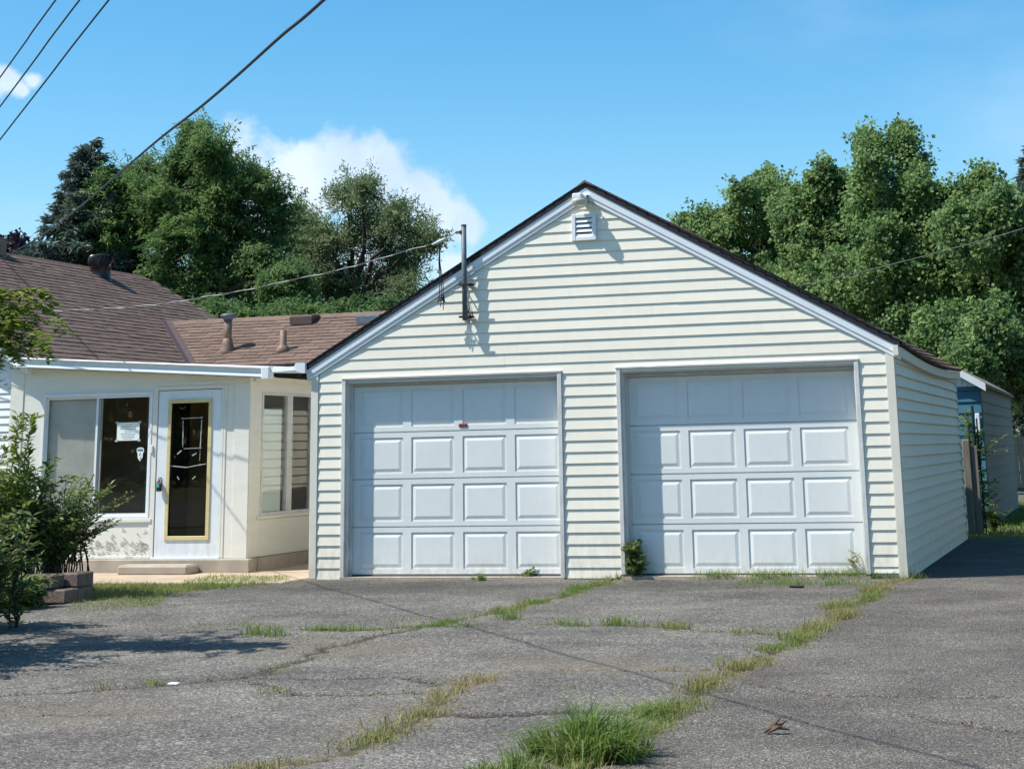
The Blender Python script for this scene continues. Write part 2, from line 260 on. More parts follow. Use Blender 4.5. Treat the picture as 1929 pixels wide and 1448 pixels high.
# ------------------------------------------------------------------ builders
ORG = {}
def link(o, parent=None):
    COL.objects.link(o)
    if parent is not None: o.parent = parent
    return o
def thing(name, label, cat, loc, group=None):
    o = bpy.data.objects.new(name, None); o.empty_display_size = 0.2; link(o); o.location = tuple(float(c) for c in loc)
    o['label'] = label; o['category'] = cat
    if group: o['group'] = group
    ORG[o.name] = np.array(loc, float); return o
def tag(o, label, cat, group=None):
    o['label'] = label; o['category'] = cat
    if group: o['group'] = group
    return o
class MB:
    def __init__(s): s.v = []; s.f = []; s.smooth = False
    def add(s, vs, fs):
        b = len(s.v); s.v.extend([tuple(map(float, v)) for v in vs]); s.f.extend([tuple(b + i for i in f) for f in fs]); return s
    def box(s, x0, x1, y0, y1, z0, z1):
        return s.add([(x0, y0, z0), (x1, y0, z0), (x1, y1, z0), (x0, y1, z0), (x0, y0, z1), (x1, y0, z1), (x1, y1, z1), (x0, y1, z1)],
                     [(0, 3, 2, 1), (4, 5, 6, 7), (0, 1, 5, 4), (1, 2, 6, 5), (2, 3, 7, 6), (3, 0, 4, 7)])
    def bbox(s, x0, x1, y0, y1, z0, z1, c=0.004):      # chamfered box
        vs = []; 
        for X, sx in ((x0, 1), (x1, -1)):
            for Y, sy in ((y0, 1), (y1, -1)):
                for Z, sz in ((z0, 1), (z1, -1)):
                    vs += [(X, Y + sy * c, Z + sz * c), (X + sx * c, Y, Z + sz * c), (X + sx * c, Y + sy * c, Z)]
        import bmesh
        bm = bmesh.new(); [bm.verts.new(v) for v in vs]; bmesh.ops.convex_hull(bm, input=bm.verts)
        bm.verts.index_update(); b = len(s.v); s.v.extend([tuple(v.co) for v in bm.verts]); s.f.extend([tuple(b + v.index for v in f.verts) for f in bm.faces]); bm.free(); return s
    def hexa(s, a, b):      # two quads (same winding) joined as a solid
        vs = list(a) + list(b); n = len(a)
        fs = [tuple(range(n))[::-1], tuple(range(n, 2 * n))] + [(i, (i + 1) % n, n + (i + 1) % n, n + i) for i in range(n)]
        return s.add(vs, fs)
    def tube(s, path, rad, n=8, caps=True):
        P = [np.array(p, float) for p in path]; k = len(P); rad = rad if hasattr(rad, '__len__') else [rad] * k
        b = len(s.v); up = None
        for i, p in enumerate(P):
            t = P[min(i + 1, k - 1)] - P[max(i - 1, 0)]; t /= (np.linalg.norm(t) + 1e-9)
            if up is None:
                up = np.array([0, 0, 1.0]) if abs(t[2]) < 0.9 else np.array([1.0, 0, 0])
            a = np.cross(t, up); a /= (np.linalg.norm(a) + 1e-9); c = np.cross(a, t); up = c
            for j in range(n):
                th = 2 * math.pi * j / n; q = p + rad[i] * (math.cos(th) * a + math.sin(th) * c); s.v.append(tuple(q))
        for i in range(k - 1):
            for j in range(n):
                s.f.append((b + i * n + j, b + i * n + (j + 1) % n, b + (i + 1) * n + (j + 1) % n, b + (i + 1) * n + j))
        if caps: s.f.append(tuple(b + j for j in range(n))[::-1]); s.f.append(tuple(b + (k - 1) * n + j for j in range(n)))
        return s
    def lathe(s, c, prof, n=20):
        b = len(s.v); k = len(prof)
        for (r, z) in prof:
            for j in range(n):
                th = 2 * math.pi * j / n; s.v.append((c[0] + r * math.cos(th), c[1] + r * math.sin(th), c[2] + z))
        for i in range(k - 1):
            for j in range(n): s.f.append((b + i * n + j, b + i * n + (j + 1) % n, b + (i + 1) * n + (j + 1) % n, b + (i + 1) * n + j))
        s.f.append(tuple(b + j for j in range(n))[::-1]); s.f.append(tuple(b + (k - 1) * n + j for j in range(n))); return s
    def build(s, name, m, parent=None, smooth=False, warp=None):
        org = ORG.get(parent.name, np.zeros(3)) if parent is not None else np.zeros(3)
        v = np.array(s.v, float)
        if warp: v = warp(v)
        if parent is None:                      # a lone mesh gets its origin at its base
            org = np.array([(v[:, 0].min() + v[:, 0].max()) / 2, (v[:, 1].min() + v[:, 1].max()) / 2, v[:, 2].min()])
        v = v - org
        me = bpy.data.meshes.new(name); me.from_pydata([tuple(q) for q in v], [], s.f); me.update()
        if isinstance(m, str): m = MATS[m]
        me.materials.append(m)
        if smooth:
            for p in me.polygons: p.use_smooth = True
        o = bpy.data.objects.new(name, me); link(o, parent)
        if parent is None: o.location = tuple(org)
        ORG[o.name] = org
        return o
def raw_mesh(name, v, faces_flat, nper, m, parent=None, attrs=None, smooth=False):
    """big meshes through numpy; every face has nper corners"""
    org = ORG.get(parent.name, np.zeros(3)) if parent is not None else np.array([(v[:, 0].min() + v[:, 0].max()) / 2, (v[:, 1].min() + v[:, 1].max()) / 2, v[:, 2].min()])
    v = v - org
    me = bpy.data.meshes.new(name); me.vertices.add(len(v)); me.vertices.foreach_set('co', v.astype(np.float32).ravel())
    nf = len(faces_flat) // nper
    me.loops.add(len(faces_flat)); me.loops.foreach_set('vertex_index', faces_flat.astype(np.int32))
    me.polygons.add(nf); me.polygons.foreach_set('loop_start', np.arange(0, nf * nper, nper, dtype=np.int32))
    me.polygons.foreach_set('use_smooth', np.full(nf, smooth))
    me.update(calc_edges=True)
    for k, a in (attrs or {}).items():
        at = me.attributes.new(k, 'FLOAT', 'POINT'); at.data.foreach_set('value', a.astype(np.float32))
    me.materials.append(MATS[m]); o = bpy.data.objects.new(name, me); link(o, parent)
    if parent is None: o.location = tuple(org)
    ORG[o.name] = org
    return o

def unit(v): return v / (np.linalg.norm(v, axis=-1, keepdims=True) + 1e-9)
def leaves(C, D, Nn, length, width, fold=0.12):
    """diamond leaves: base C, direction D, normal Nn"""
    D = unit(D); S = unit(np.cross(D, Nn)); Nn = np.cross(S, D)
    L = length[:, None]; Wd = width[:, None]
    a = C; b = C + D * L * 0.45 + S * Wd * 0.5 + Nn * L * fold; c = C + D * L; d = C + D * L * 0.45 - S * Wd * 0.5 + Nn * L * fold
    v = np.stack([a, b, c, d], 1).reshape(-1, 3); f = np.arange(len(C) * 4)
    return v, f
def blades(P, H, lean, wid):
    """grass blades: base P, height H, lean vectors (xy), width"""
    n = len(P); az = RNG.uniform(0, 2 * math.pi, n); S = np.stack([np.cos(az), np.sin(az), np.zeros(n)], 1) * wid[:, None] * 0.5
    up = np.array([0, 0, 1.0]); Ln = np.concatenate([lean, np.zeros((n, 1))], 1)
    m1 = P + up * H[:, None] * 0.55 + Ln * H[:, None] * 0.30
    tp = P + up * (H * np.clip(1 - 0.35 * np.linalg.norm(lean, axis=1), 0.3, 1))[:, None] + Ln * H[:, None]
    v = np.stack([P - S, P + S, m1 + S * 0.8, m1 - S * 0.8, tp + S * 0.08, tp - S * 0.08], 1).reshape(-1, 3)
    b = np.arange(n)[:, None] * 6
    f = np.concatenate([b + np.array([0, 1, 2, 3]), b + np.array([3, 2, 4, 5])], 1).ravel()
    return v, f

# ------------------------------------------------------------------ setting: ground, asphalt, path
def quad_sheet(name, pts, z, m, thick=0.0):
    b = MB(); b.add([(x, y, z) for x, y in pts], [tuple(range(len(pts)))]); o = b.build(name, m); o['kind'] = 'structure'; return o
quad_sheet('ground', [(-500, -500), (500, -500), (500, 600), (-500, 600)], GZ - 0.03, 'lawn_ground')

# cracks, as pixel polylines: (points, half width of gap m, soil halo m, grass density /m, greenness 0..1, blade height)
CRACKS = [
 ([(1712, 1088), (1640, 1118), (1560, 1170), (1500, 1203), (1430, 1240), (1370, 1280), (1300, 1316), (1230, 1355), (1180, 1387), (1100, 1448), (1050, 1490)], 0.034, 0.15, 330, 0.45, 0.085),
 ([(1168, 1088), (1120, 1103), (1080, 1116), (1010, 1140), (900, 1160), (800, 1181), (700, 1184), (600, 1186)], 0.030, 0.15, 300, 0.85, 0.075),
 ([(800, 1181), (900, 1183), (1000, 1180), (1100, 1180), (1200, 1178), (1300, 1185), (1400, 1190), (1500, 1196)], 0.030, 0.10, 110, 0.75, 0.07),
 ([(-60, 1318), (100, 1305), (200, 1297), (330, 1291), (450, 1281), (490, 1272), (545, 1245), (620, 1217), (720, 1197), (800, 1181)], 0.030, 0.12, 26, 0.5, 0.05),
 ([(490, 1275), (600, 1278), (700, 1275), (760, 1274), (830, 1290)], 0.030, 0.03, 5, 0.5, 0.04),
 ([(490, 1285), (540, 1302), (580, 1308), (680, 1306), (800, 1302)], 0.024, 0.06, 26, 0.4, 0.05),
 ([(915, 1280), (870, 1287), (840, 1312), (822, 1340), (780, 1355), (720, 1377), (640, 1412), (560, 1432), (430, 1455), (380, 1470)], 0.030, 0.17, 220, 0.12, 0.07),
 ([(820, 1343), (900, 1345), (1000, 1343), (1100, 1341), (1215, 1344)], 0.050, 0.03, 3, 0.5, 0.04),
 ([(980, 1268), (1060, 1266), (1200, 1268), (1310, 1266), (1390, 1262)], 0.024, 0.14, 80, 0.08, 0.05),
 ([(1410, 1288), (1500, 1303), (1600, 1312), (1750, 1313), (1900, 1312)], 0.018, 0.03, 1, 0.5, 0.03),
 ([(1720, 1345), (1800, 1362), (1929, 1381), (2000, 1390)], 0.022, 0.03, 1, 0.5, 0.03),
 ([(90, 1345), (150, 1348), (205, 1346)], 0.018, 0.14, 2, 0.2, 0.03),
 ([(410, 1100), (500, 1104), (590, 1098)], 0.006, 0.12, 30, 0.6, 0.04),
]
def resample(px, step=0.03, jit=0.019, seed=0):
    rg = np.random.default_rng(seed); g = np.array([gnd(*p)[:2] for p in px]); out = []
    for a, b in zip(g[:-1], g[1:]):
        n = max(2, int(np.linalg.norm(b - a) / step)); t = np.linspace(0, 1, n, endpoint=False)[:, None]; out.append(a + (b - a) * t)
    out.append(g[-1:]); q = np.concatenate(out)
    w = np.cumsum(rg.normal(0, jit, q.shape), 0); k = max(3, len(q) // 6); w -= np.stack([np.convolve(np.pad(w[:, i], k, 'edge'), np.ones(2 * k + 1) / (2 * k + 1), 'valid') for i in (0, 1)], 1)
    return q + w
CRK = [resample(c[0], seed=i + 3) for i, c in enumerate(CRACKS)]
def left_edge(y):      # left border of the asphalt, as X for a given Y
    return np.interp(y, [-14, -10.3, -9.6, -8.5, -7.4, -6.3, -5.3, -4.2, -3.2, -2.4, -1.6, -0.9, -0.3, 0.2], [-3.4, -3.4, 0.75, 0.75, 0.2, -0.4, -0.9, -1.4, -1.1, -0.95, -0.75, -0.55, -0.10, -0.02])
def build_driveway():
    X0, X1, Y0, Y1, st = -3.4, 9.6, -13.2, 0.10, 0.024
    xs = np.arange(X0, X1 + 1e-6, st); ys = np.arange(Y0, Y1 + 1e-6, st); nx, ny = len(xs), len(ys)
    gx, gy = np.meshgrid(xs, ys); gx = gx.ravel(); gy = gy.ravel(); n = len(gx)
    crack = np.zeros(n); soil = np.zeros(n); depth = np.zeros(n)
    for c, q in zip(CRACKS, CRK):
        hw, so = max(c[1], .015), c[2]; R = max(so * 2.0, 0.08)
        best = np.full(n, 9.0)
        # coarse bucket search
        for p in q[::1]:
            i0 = int((p[0] - R - X0) / st); i1 = int((p[0] + R - X0) / st) + 1; j0 = int((p[1] - R - Y0) / st); j1 = int((p[1] + R - Y0) / st) + 1
            i0 = max(i0, 0); j0 = max(j0, 0); i1 = min(i1, nx); j1 = min(j1, ny)
            if i1 <= i0 or j1 <= j0: continue
            idx = (np.arange(j0, j1)[:, None] * nx + np.arange(i0, i1)[None]).ravel()
            d = np.hypot(gx[idx] - p[0], gy[idx] - p[1]); best[idx] = np.minimum(best[idx], d)
        best = best + RNG.normal(0, .007, n) * (best < 1)
        crack = np.maximum(crack, np.clip(1.25 - best / (hw * 1.35), 0, 1) * (0.6 if c[3] > 50 else 1.0))
        soil = np.maximum(soil, np.clip(1 - best / so, 0, 1) * (1.0 if c[3] > 50 else 0.55))
        depth = np.maximum(depth, np.clip(1 - best / (hw * 1.6), 0, 1) * 0.028)
        depth -= 0.0  # edges
    # the seam between the old drive and the newer lane
    s = CRK[0]; o = np.argsort(s[:, 1]); sx = np.interp(gy, s[o, 1], s[o, 0])
    newer = (gx > sx).astype(float)
    tar = np.zeros(n)
    for (u, v, rx, ry, a) in ((760, 1106, 2.0, 1.1, 0.95), (1290, 1102, 1.5, 0.8, 0.85), (1450, 1118, 1.6, 0.5, 0.55), (1110, 1108, 0.5, 0.5, 0.5), (500, 1265, 0.25, 0.2, 0.8), (1650, 1150, 0.6, 1.4, 0.25), (930, 1380, 0.7, 0.5, 0.35), (1560, 1120, .8, .5, .4), (620, 1098, 1.0, 0.5, 0.7)):
        g = gnd(u, v); tar = np.maximum(tar, a * np.exp(-(((gx - g[0]) / rx) ** 2 + ((gy - g[1]) / ry) ** 2)))
    for (u, v, rx, ry, a) in ((620, 1222, 0.8, 0.5, 0.7), (150, 1345, 0.6, 0.5, 0.7), (1060, 1250, 0.7, 0.5, 0.5), (760, 1340, 0.35, 1.0, 0.5), (300, 1320, .8, .4, .35), (1130, 1262, 1.0, 0.4, 0.5), (560, 1235, .5, .3, .5)):
        g = gnd(u, v); soil = np.maximum(soil, a * np.exp(-(((gx - g[0]) / rx) ** 2 + ((gy - g[1]) / ry) ** 2)))
    soil = np.maximum(soil, 0.9 * np.clip(1 - (0.02 - gy) / 0.22, 0, 1) * (gx < 7.0))
    und = sum(a * np.sin(kx * gx + ky * gy + ph) for a, kx, ky, ph in ((.008, 1.1, .7, .3), (.006, -.8, 1.6, 1.2), (.004, 2.6, 1.1, 2.), (.003, 1.3, -3.1, .5)))
    fade = np.clip(-gy / 1.0, 0, 1)
    gz = GZ + und * fade - depth + RNG.normal(0, 0.0012, n)
    keep = gx > left_edge(gy) + 0.05 * np.sin(gy * 9) + 0.03 * np.sin(gy * 23)
    ii = (np.arange(ny - 1)[:, None] * nx + np.arange(nx - 1)[None]).ravel()
    f = np.stack([ii, ii + 1, ii + nx + 1, ii + nx], 1); f = f[keep[f].all(1)]
    used = np.zeros(n, bool); used[f.ravel()] = True; remap = np.cumsum(used) - 1
    v = np.stack([gx, gy, gz], 1)[used]
    o = raw_mesh('driveway', v, remap[f.ravel()], 4, 'asphalt', None, dict(crack=crack[used], soil=soil[used], newer=newer[used], tar=tar[used]), smooth=True)
    o['kind'] = 'structure'
build_driveway()
def attr_sheet(name, pts, z, **a):
    v = np.array([(x, y, z) for x, y in pts], float); o = raw_mesh(name, v, np.arange(len(pts)), len(pts), 'asphalt', None, {k: np.full(len(pts), a.get(k, 0.0)) for k in ('crack', 'soil', 'newer', 'tar')}); o['kind'] = 'structure'; return o
attr_sheet('lane', [(7.02, 0.10), (11.5, 0.10), (11.5, 8.4), (7.02, 8.0)], GZ - 0.004, newer=1.0, tar=0.35)
attr_sheet('lane', [(9.59, -13.2), (16, -13.2), (16, 0.10), (9.59, 0.10)], GZ - 0.004, newer=1.0)
attr_sheet('road', [(-60, -34), (80, -34), (80, -13.2), (-60, -13.2)], GZ - 0.006, newer=1.0)
attr_sheet('far_path', [(5.2, 24.5), (30, 24.5), (30, 34.0), (4.2, 34.0)], GZ - 0.018, newer=1.0)
b = MB(); b.bbox(-6.2, -0.06, -0.62, 0.93, GZ - 0.2, GZ + 0.012, 0.01); b.box(-1.30, -0.05, 0.94, 6.0, GZ - 0.2, GZ + 0.016)
o = b.build('path', 'concrete_path'); o['kind'] = 'structure'

# ------------------------------------------------------------------ garage
def lap_board(parent, axis, plane, out, a0b, a1b, a0t, a1t, z0, z1, m='cream_vinyl', lip=0.0165, top=0.002, name='siding_board', warp=None):
    """one lapped board on a wall; axis 'x' (wall runs along X at Y=plane) or 'y'"""
    def P(a, off, z): return (a, plane + out * off, z) if axis == 'x' else (plane + out * off, a, z)
    zb = z0 + 0.001; zt = z1 + 0.006
    A = [P(a0b, 0.0, zb), P(a0b, lip, zb), P(a0b, lip * 0.93, zb + 0.008), P(a0t, top, zt), P(a0t, 0.0, zt)]
    B = [P(a1b, 0.0, zb), P(a1b, lip, zb), P(a1b, lip * 0.93, zb + 0.008), P(a1t, top, zt), P(a1t, 0.0, zt)]
    if (axis == 'x') == (out > 0): A, B = B, A
    b = MB(); b.hexa(A, B); return b.build(name, m, parent, warp=warp)

GW, GD = 7.0, 8.08                       # garage width, depth
RP = 0.559; RX = 3.52; RZ = 4.44         # roof pitch, ridge X and top Z
def roof_z(x): return RZ - RP * abs(x - RX)
COURSE = 0.127; Z0 = 2.2048
def sag(v):
    v = v.copy(); s = np.clip((v[:, 0] - RX) / 3.5, 0, 1.1); t = np.clip(v[:, 1] / GD, 0, 1)
    v[:, 2] -= 0.075 * s * np.sin(math.pi * t) * np.clip((v[:, 2] + 0.0) / 2.4, 0, 1.2); return v
def build_garage():
    G = thing('garage', 'cream vinyl sided double garage with white doors and brown shingle gable roof', 'garage', (3.5, 4.0, GZ))
    # core walls behind the siding, openings left free
    L0, L1, R0, R1 = 0.43, 3.125, 3.875, 6.585; LT, RT = 2.19, 2.205
    w = MB()
    w.box(0.0, L0 - 0.0, 0.002, 0.10, GZ, 2.36); w.box(L1, R0, 0.002, 0.10, GZ, 2.36); w.box(R1, 6.999, 0.002, 0.10, GZ, 2.36)
    w.box(L0, L1, 0.002, 0.10, LT, 2.36); w.box(R0, R1, 0.002, 0.10, RT, 2.36)
    w.hexa([(0.0, 0.002, 2.36), (7.0, 0.002, 2.36), (RX, 0.002, 4.31)], [(0.0, 0.10, 2.36), (7.0, 0.10, 2.36), (RX, 0.10, 4.31)])
    w.box(0.002, 0.10, 0.101, GD - 0.1, GZ, 2.36); w.box(6.90, 6.998, 0.101, GD - 0.1, GZ, 2.30); w.box(0.0, 7.0, GD - 0.1, GD, GZ, 2.36)
    w.hexa([(0.0, GD - .1, 2.36), (7.0, GD - .1, 2.36), (RX, GD - .1, 4.31)], [(0.0, GD, 2.36), (7.0, GD, 2.36), (RX, GD, 4.31)])
    w.build('wall', 'cream_trim', G)
    # gable boards, full width
    k = 0
    while True:
        z0 = Z0 + k * COURSE; z1 = z0 + COURSE
        def lim(z): return (max(0.075, RX - (4.25 - z) / RP), min(6.925, RX + (4.25 - z) / RP))
        if z0 > 4.18: break
        b0, b1 = lim(z0); t0, t1 = lim(min(z1, 4.22)); zz = min(z1, 4.21)
        cuts = [b0]
        if b1 - b0 > 3.7:
            c_ = b0 + random.uniform(1.2, 3.4)
            while c_ < b1 - 0.9: cuts.append(c_); c_ += 3.66
        cuts.append(b1)
        for q in range(len(cuts) - 1):
            lap_board(G, 'x', 0.0, -1, cuts[q] + (0.0015 if q else 0), cuts[q + 1], t0 if q == 0 else cuts[q] + 0.0015, t1 if q == len(cuts) - 2 else cuts[q + 1], z0, zz, lip=0.0165 + random.uniform(-.0015, .0015))
        k += 1
    # three strips beside the doors
    for (a0, a1, zb) in ((0.075, 0.392, -0.085), (3.172, 3.826, -0.07), (6.630, 6.925, -0.02)):
        for k in range(1, 20):
            z0 = Z0 - k * COURSE; z1 = z0 + COURSE
            if z1 < zb + 0.02: break
            lap_board(G, 'x', 0.0, -1, a0, a1, a0, a1, max(z0, zb), z1)
    # side walls
    for k in range(-1, 19):
        z0 = Z0 - k * COURSE; z1 = z0 + COURSE
        if z0 < GZ - 0.02: z0 = GZ
        lap_board(G, 'y', 7.0, 1, 0.03, GD - 0.03, 0.03, GD - 0.03, z0, min(z1, 2.32), warp=sag, lip=0.034)
        lap_board(G, 'y', 0.0, -1, 0.03, GD - 0.03, 0.03, GD - 0.03, z0, min(z1, 2.32))
    for (x0, x1, y0, y1, zt) in ((-0.022, 0.072, -0.024, -0.001, 2.40), (6.928, 7.024, -0.024, -0.001, 2.385), (7.003, 7.026, -0.001, 0.07, 2.385), (-0.024, -0.003, -0.001, 0.07, 2.385), (7.003, 7.026, GD - .06, GD + .01, 2.36)):
        MB().bbox(x0, x1, y0, y1, GZ + 0.002, zt).build('corner_post', 'cream_trim', G)
    # openings: casing, jambs and sectional doors
    for (o0, o1, zt, casing_b, yd, pan, lean) in ((L0, L1, LT, -0.085, 0.130, 0.574, 0), (R0, R1, RT, -0.03, 0.180, 3.972, 1)):
        c = MB(); c.bbox(o0 - 0.045, o0 + 0.006, -0.032, -0.002, casing_b, zt + 0.030); c.build('door_casing', 'jamb_white', G)
        c = MB(); c.bbox(o1 - 0.006, o1 + 0.045, -0.032, -0.002, casing_b, zt + 0.030); c.build('door_casing', 'jamb_white', G)
        c = MB(); c.bbox(o0 - 0.050, o1 + 0.050, -0.038, -0.003, zt + 0.0305, zt + 0.055); c.build('door_casing', 'jamb_white', G)
        j = MB(); j.box(o0 - 0.001, o0 + 0.016, -0.0015, yd + 0.06, GZ, zt); j.build('door_jamb', 'jamb_white', G)
        j = MB(); j.box(o1 - 0.016, o1 + 0.001, -0.0015, yd + 0.06, GZ, zt); j.build('door_jamb', 'jamb_white', G)
        j = MB(); j.box(o0 + 0.016, o1 - 0.016, -0.0015, yd + 0.06, zt - 0.016, zt + 0.001); j.build('door_jamb', 'jamb_white', G)
        j = MB(); j.box(o0 + 0.017, o0 + 0.045, yd - 0.035, yd - 0.012, GZ + 0.02, zt - 0.017); j.build('door_stop', 'jamb_white', G)
        # sectional door
        D0, D1 = o0 + 0.018, o1 - 0.018
        D = MB().box(D0, D1, yd + 0.030, yd + 0.045, -0.035, zt - 0.02).build('garage_door', 'door_white', G)
        zs = [-0.038, 0.500, 1.049, 1.591, 2.140]
        pw, gap = 0.545, 0.108 if not lean else 0.098
        for r in range(4):
            za, zb2 = zs[r] + 0.002, zs[r + 1] - 0.003; p0, p1 = za + 0.060, zb2 - 0.060
            s = MB(); y0, y1 = yd, yd + 0.029
            s.box(D0, D1, y0, y1, za + 0.006, p0); s.box(D0, D1, y0, y1, p1, zb2 - 0.006)
            s.box(D0, D1, y0 + 0.006, y1, za, za + 0.0059); s.box(D0, D1, y0 + 0.006, y1, zb2 - 0.0059, zb2)
            e = [pan + i * (pw + gap) for i in range(4)]
            xs = [D0] + [q for a in e for q in (a, a + pw)] + [D1]
            for i in range(0, 10, 2): s.box(xs[i], xs[i + 1], y0, y1, p0, p1)
            s.build('door_section', 'door_white', D)
            for a in e:
                pm = MB(); xa, xb = a, a + pw; yg = yd + 0.010; i1, i2 = 0.020, 0.056; yf = yd + 0.001
                ring = lambda i, y: [(xa + i, y, p0 + i), (xb - i, y, p0 + i), (xb - i, y, p1 - i), (xa + i, y, p1 - i)]
                vs = ring(0.0005, yg) + ring(i1, yg) + ring(i2, yf)
                fs = [(q, (q + 1) % 4, 4 + (q + 1) % 4, 4 + q) for q in range(4)] + [(4 + q, 4 + (q + 1) % 4, 8 + (q + 1) % 4, 8 + q) for q in range(4)] + [(8, 9, 10, 11)]
                pm.add(vs, fs); pm.build('panel', 'door_white', D)
        MB().bbox(D0 + 0.0, D1, yd - 0.004, yd + 0.03, GZ + 0.003, -0.041).build('bottom_seal', 'int_dark', D)
        if not lean: MB().bbox(1.835, 1.945, yd - 0.010, yd - 0.001, 1.630, 1.672, 0.006).build('maker_plate', 'red_label', D)
        MB().box(D0 + 0.0, D1, yd + 0.001, yd + 0.029, 2.142, zt - 0.018).build('top_strip', 'jamb_white', D)
        MB().box(o0 - 0.04, o1 + 0.04, -0.05, 0.40, GZ - 0.1, GZ + 0.024 if not lean else GZ + 0.03).build('threshold', 'concrete', G)
    # gable vent with louvres
    V = MB(); V.box(3.385, 3.595, -0.020, -0.0165, 3.775, 4.005); V = V.build('gable_vent', 'int_dark', G)
    for (x0, x1, z0, z1) in ((3.340, 3.388, 3.735, 4.050), (3.592, 3.640, 3.735, 4.050)):
        MB().bbox(x0, x1, -0.052, -0.012, z0, z1).build('frame', 'white_metal', V)
    for (z0, z1) in ((3.735, 3.778), (4.004, 4.050)): MB().bbox(3.3885, 3.5915, -0.050, -0.012, z0, z1).build('frame', 'white_metal', V)
    for i in range(4):
        z = 3.782 + i * 0.057; s = MB()
        s.hexa([(3.389, -0.046, z), (3.389, -0.040, z - 0.004), (3.389, -0.022, z + 0.036), (3.389, -0.028, z + 0.040)][::-1], [(3.591, -0.046, z), (3.591, -0.040, z - 0.004), (3.591, -0.022, z + 0.036), (3.591, -0.028, z + 0.040)][::-1])
        s.build('slat', 'white_metal', V)
    # roof: deck, rake fascia, drip edge, eave fascia, shingles
    YF, YB = -0.036, GD + 0.13; XL, XR = -0.075, 7.10
    R = MB()
    for s, xe in ((-1, XL), (1, XR)):
        n = 12; ys = np.linspace(YF + 0.002, YB, n)
        for a, c in zip(ys[:-1], ys[1:]):
            R.hexa([(RX, a, RZ - 0.030), (xe, a, roof_z(xe) - 0.030), (xe, a, roof_z(xe) - 0.055), (RX, a, RZ - 0.055)][::(1 if s < 0 else -1)],
                   [(RX, c, RZ - 0.030), (xe, c, roof_z(xe) - 0.030), (xe, c, roof_z(xe) - 0.055), (RX, c, RZ - 0.055)][::(1 if s < 0 else -1)])
    roof = R.build('roof', 'roof_black', G, warp=sag)
    for s, xe in ((-1, XL), (1, XR)):
        d = np.array([s, 0, -RP]) / math.hypot(1, RP)
        # dark drip edge and white rake boards (wide lower, stepped upper)
        def strip(y0, y1, zt, zb, name, m, xa=None, xb=None, par=roof):
            xa = RX if xa is None else xa; xb = xe if xb is None else xb
            A = [(xa, y0, roof_z(xa) + zt), (xb, y0, roof_z(xb) + zt), (xb, y0, roof_z(xb) + zb), (xa, y0, roof_z(xa) + zb)]
            B = [(p[0], y1, p[2]) for p in A]
            if s > 0: A, B = B, A
            b = MB(); b.hexa(A, B); return b.build(name, m, par)
        strip(YF - 0.014, YF, 0.004, -0.078, 'drip_edge', 'roof_black')
        strip(YF - 0.004, -0.0235, -0.080, -0.165, 'rake_board', 'white_metal')
        strip(YF + 0.006, -0.0235, -0.1655, -0.215, 'rake_board', 'white_metal')
    # eave fascia along the right side, and a gutter end on the left side
    f = MB(); ys = np.linspace(-0.115, GD + 0.1, 12)
    for a, c in zip(ys[:-1], ys[1:]): f.box(7.03, 7.085, a, c, roof_z(7.10) - 0.165, roof_z(7.10) - 0.056)
    f.build('eave_fascia', 'cream_trim', roof, warp=sag)
    g = MB()
    prof = [(-0.075, 0.0), (-0.20, 0.0), (-0.215, -0.03), (-0.19, -0.10), (-0.10, -0.125), (-0.075, -0.12)]
    A = [(x, -0.10, 2.44 + z) for x, z in prof]; B = [(x, GD, 2.40 + z) for x, z in prof]; g.hexa(A, B); g.build('gutter', 'white_metal', roof)
    # shingles as one joined part (too small to pick apart from here)
    V, F, T = [], [], []
    rg = np.random.default_rng(5); sl = math.hypot(1, RP)
    for s, xe in ((1, XR + 0.03), (-1, XL - 0.03)):
        Ls = abs(xe - RX) * sl; nrow = int(Ls / 0.142) + 1
        up = np.array([-s / sl, 0, RP / sl]); nn = np.array([s * RP / sl, 0, 1 / sl])
        e0 = np.array([xe, 0, roof_z(xe)])
        for r in range(nrow):
            y = YF - 0.03 - (r % 2) * 0.15
            while y < YB:
                y0, y1 = max(y, YF - 0.022), min(y + 0.298, YB + 0.02); y += 0.305
                if y1 - y0 < 0.02: continue
                v0 = r * 0.142 + rg.normal(0, 0.003); v1 = min(v0 + 0.16, Ls); t = 0.010 + rg.uniform(0, 0.007)
                bq = len(V)
                for (vv, h) in ((v0, -0.028), (v0, t - 0.014), (v1, -0.018)):
                    for yy in (y0, y1):
                        q = e0 + up * vv + nn * h; V.append((q[0], yy, q[2]))
                F += [(bq, bq + 1, bq + 3, bq + 2), (bq + 2, bq + 3, bq + 5, bq + 4)]; T += [rg.uniform()] * 6
    v = sag(np.array(V, float)); o = raw_mesh('shingles', v, np.array(F).ravel(), 4, 'shingle', roof, dict(tint=np.array(T))); o['kind'] = 'stuff'
    c = MB()
    y = YF - 0.03
    while y < YB - 0.1:
        A = [(RX - 0.13, y, RZ - RP * 0.13 - 0.004), (RX, y, RZ + 0.012), (RX + 0.13, y, RZ - RP * 0.13 - 0.004), (RX, y, RZ - 0.02)]
        B = [(p[0], y + 0.17, p[2] - 0.006) for p in A]; c.hexa(A, B); y += 0.142
    o = c.build('ridge_cap', 'shingle', roof)
    return G
GARAGE = build_garage()

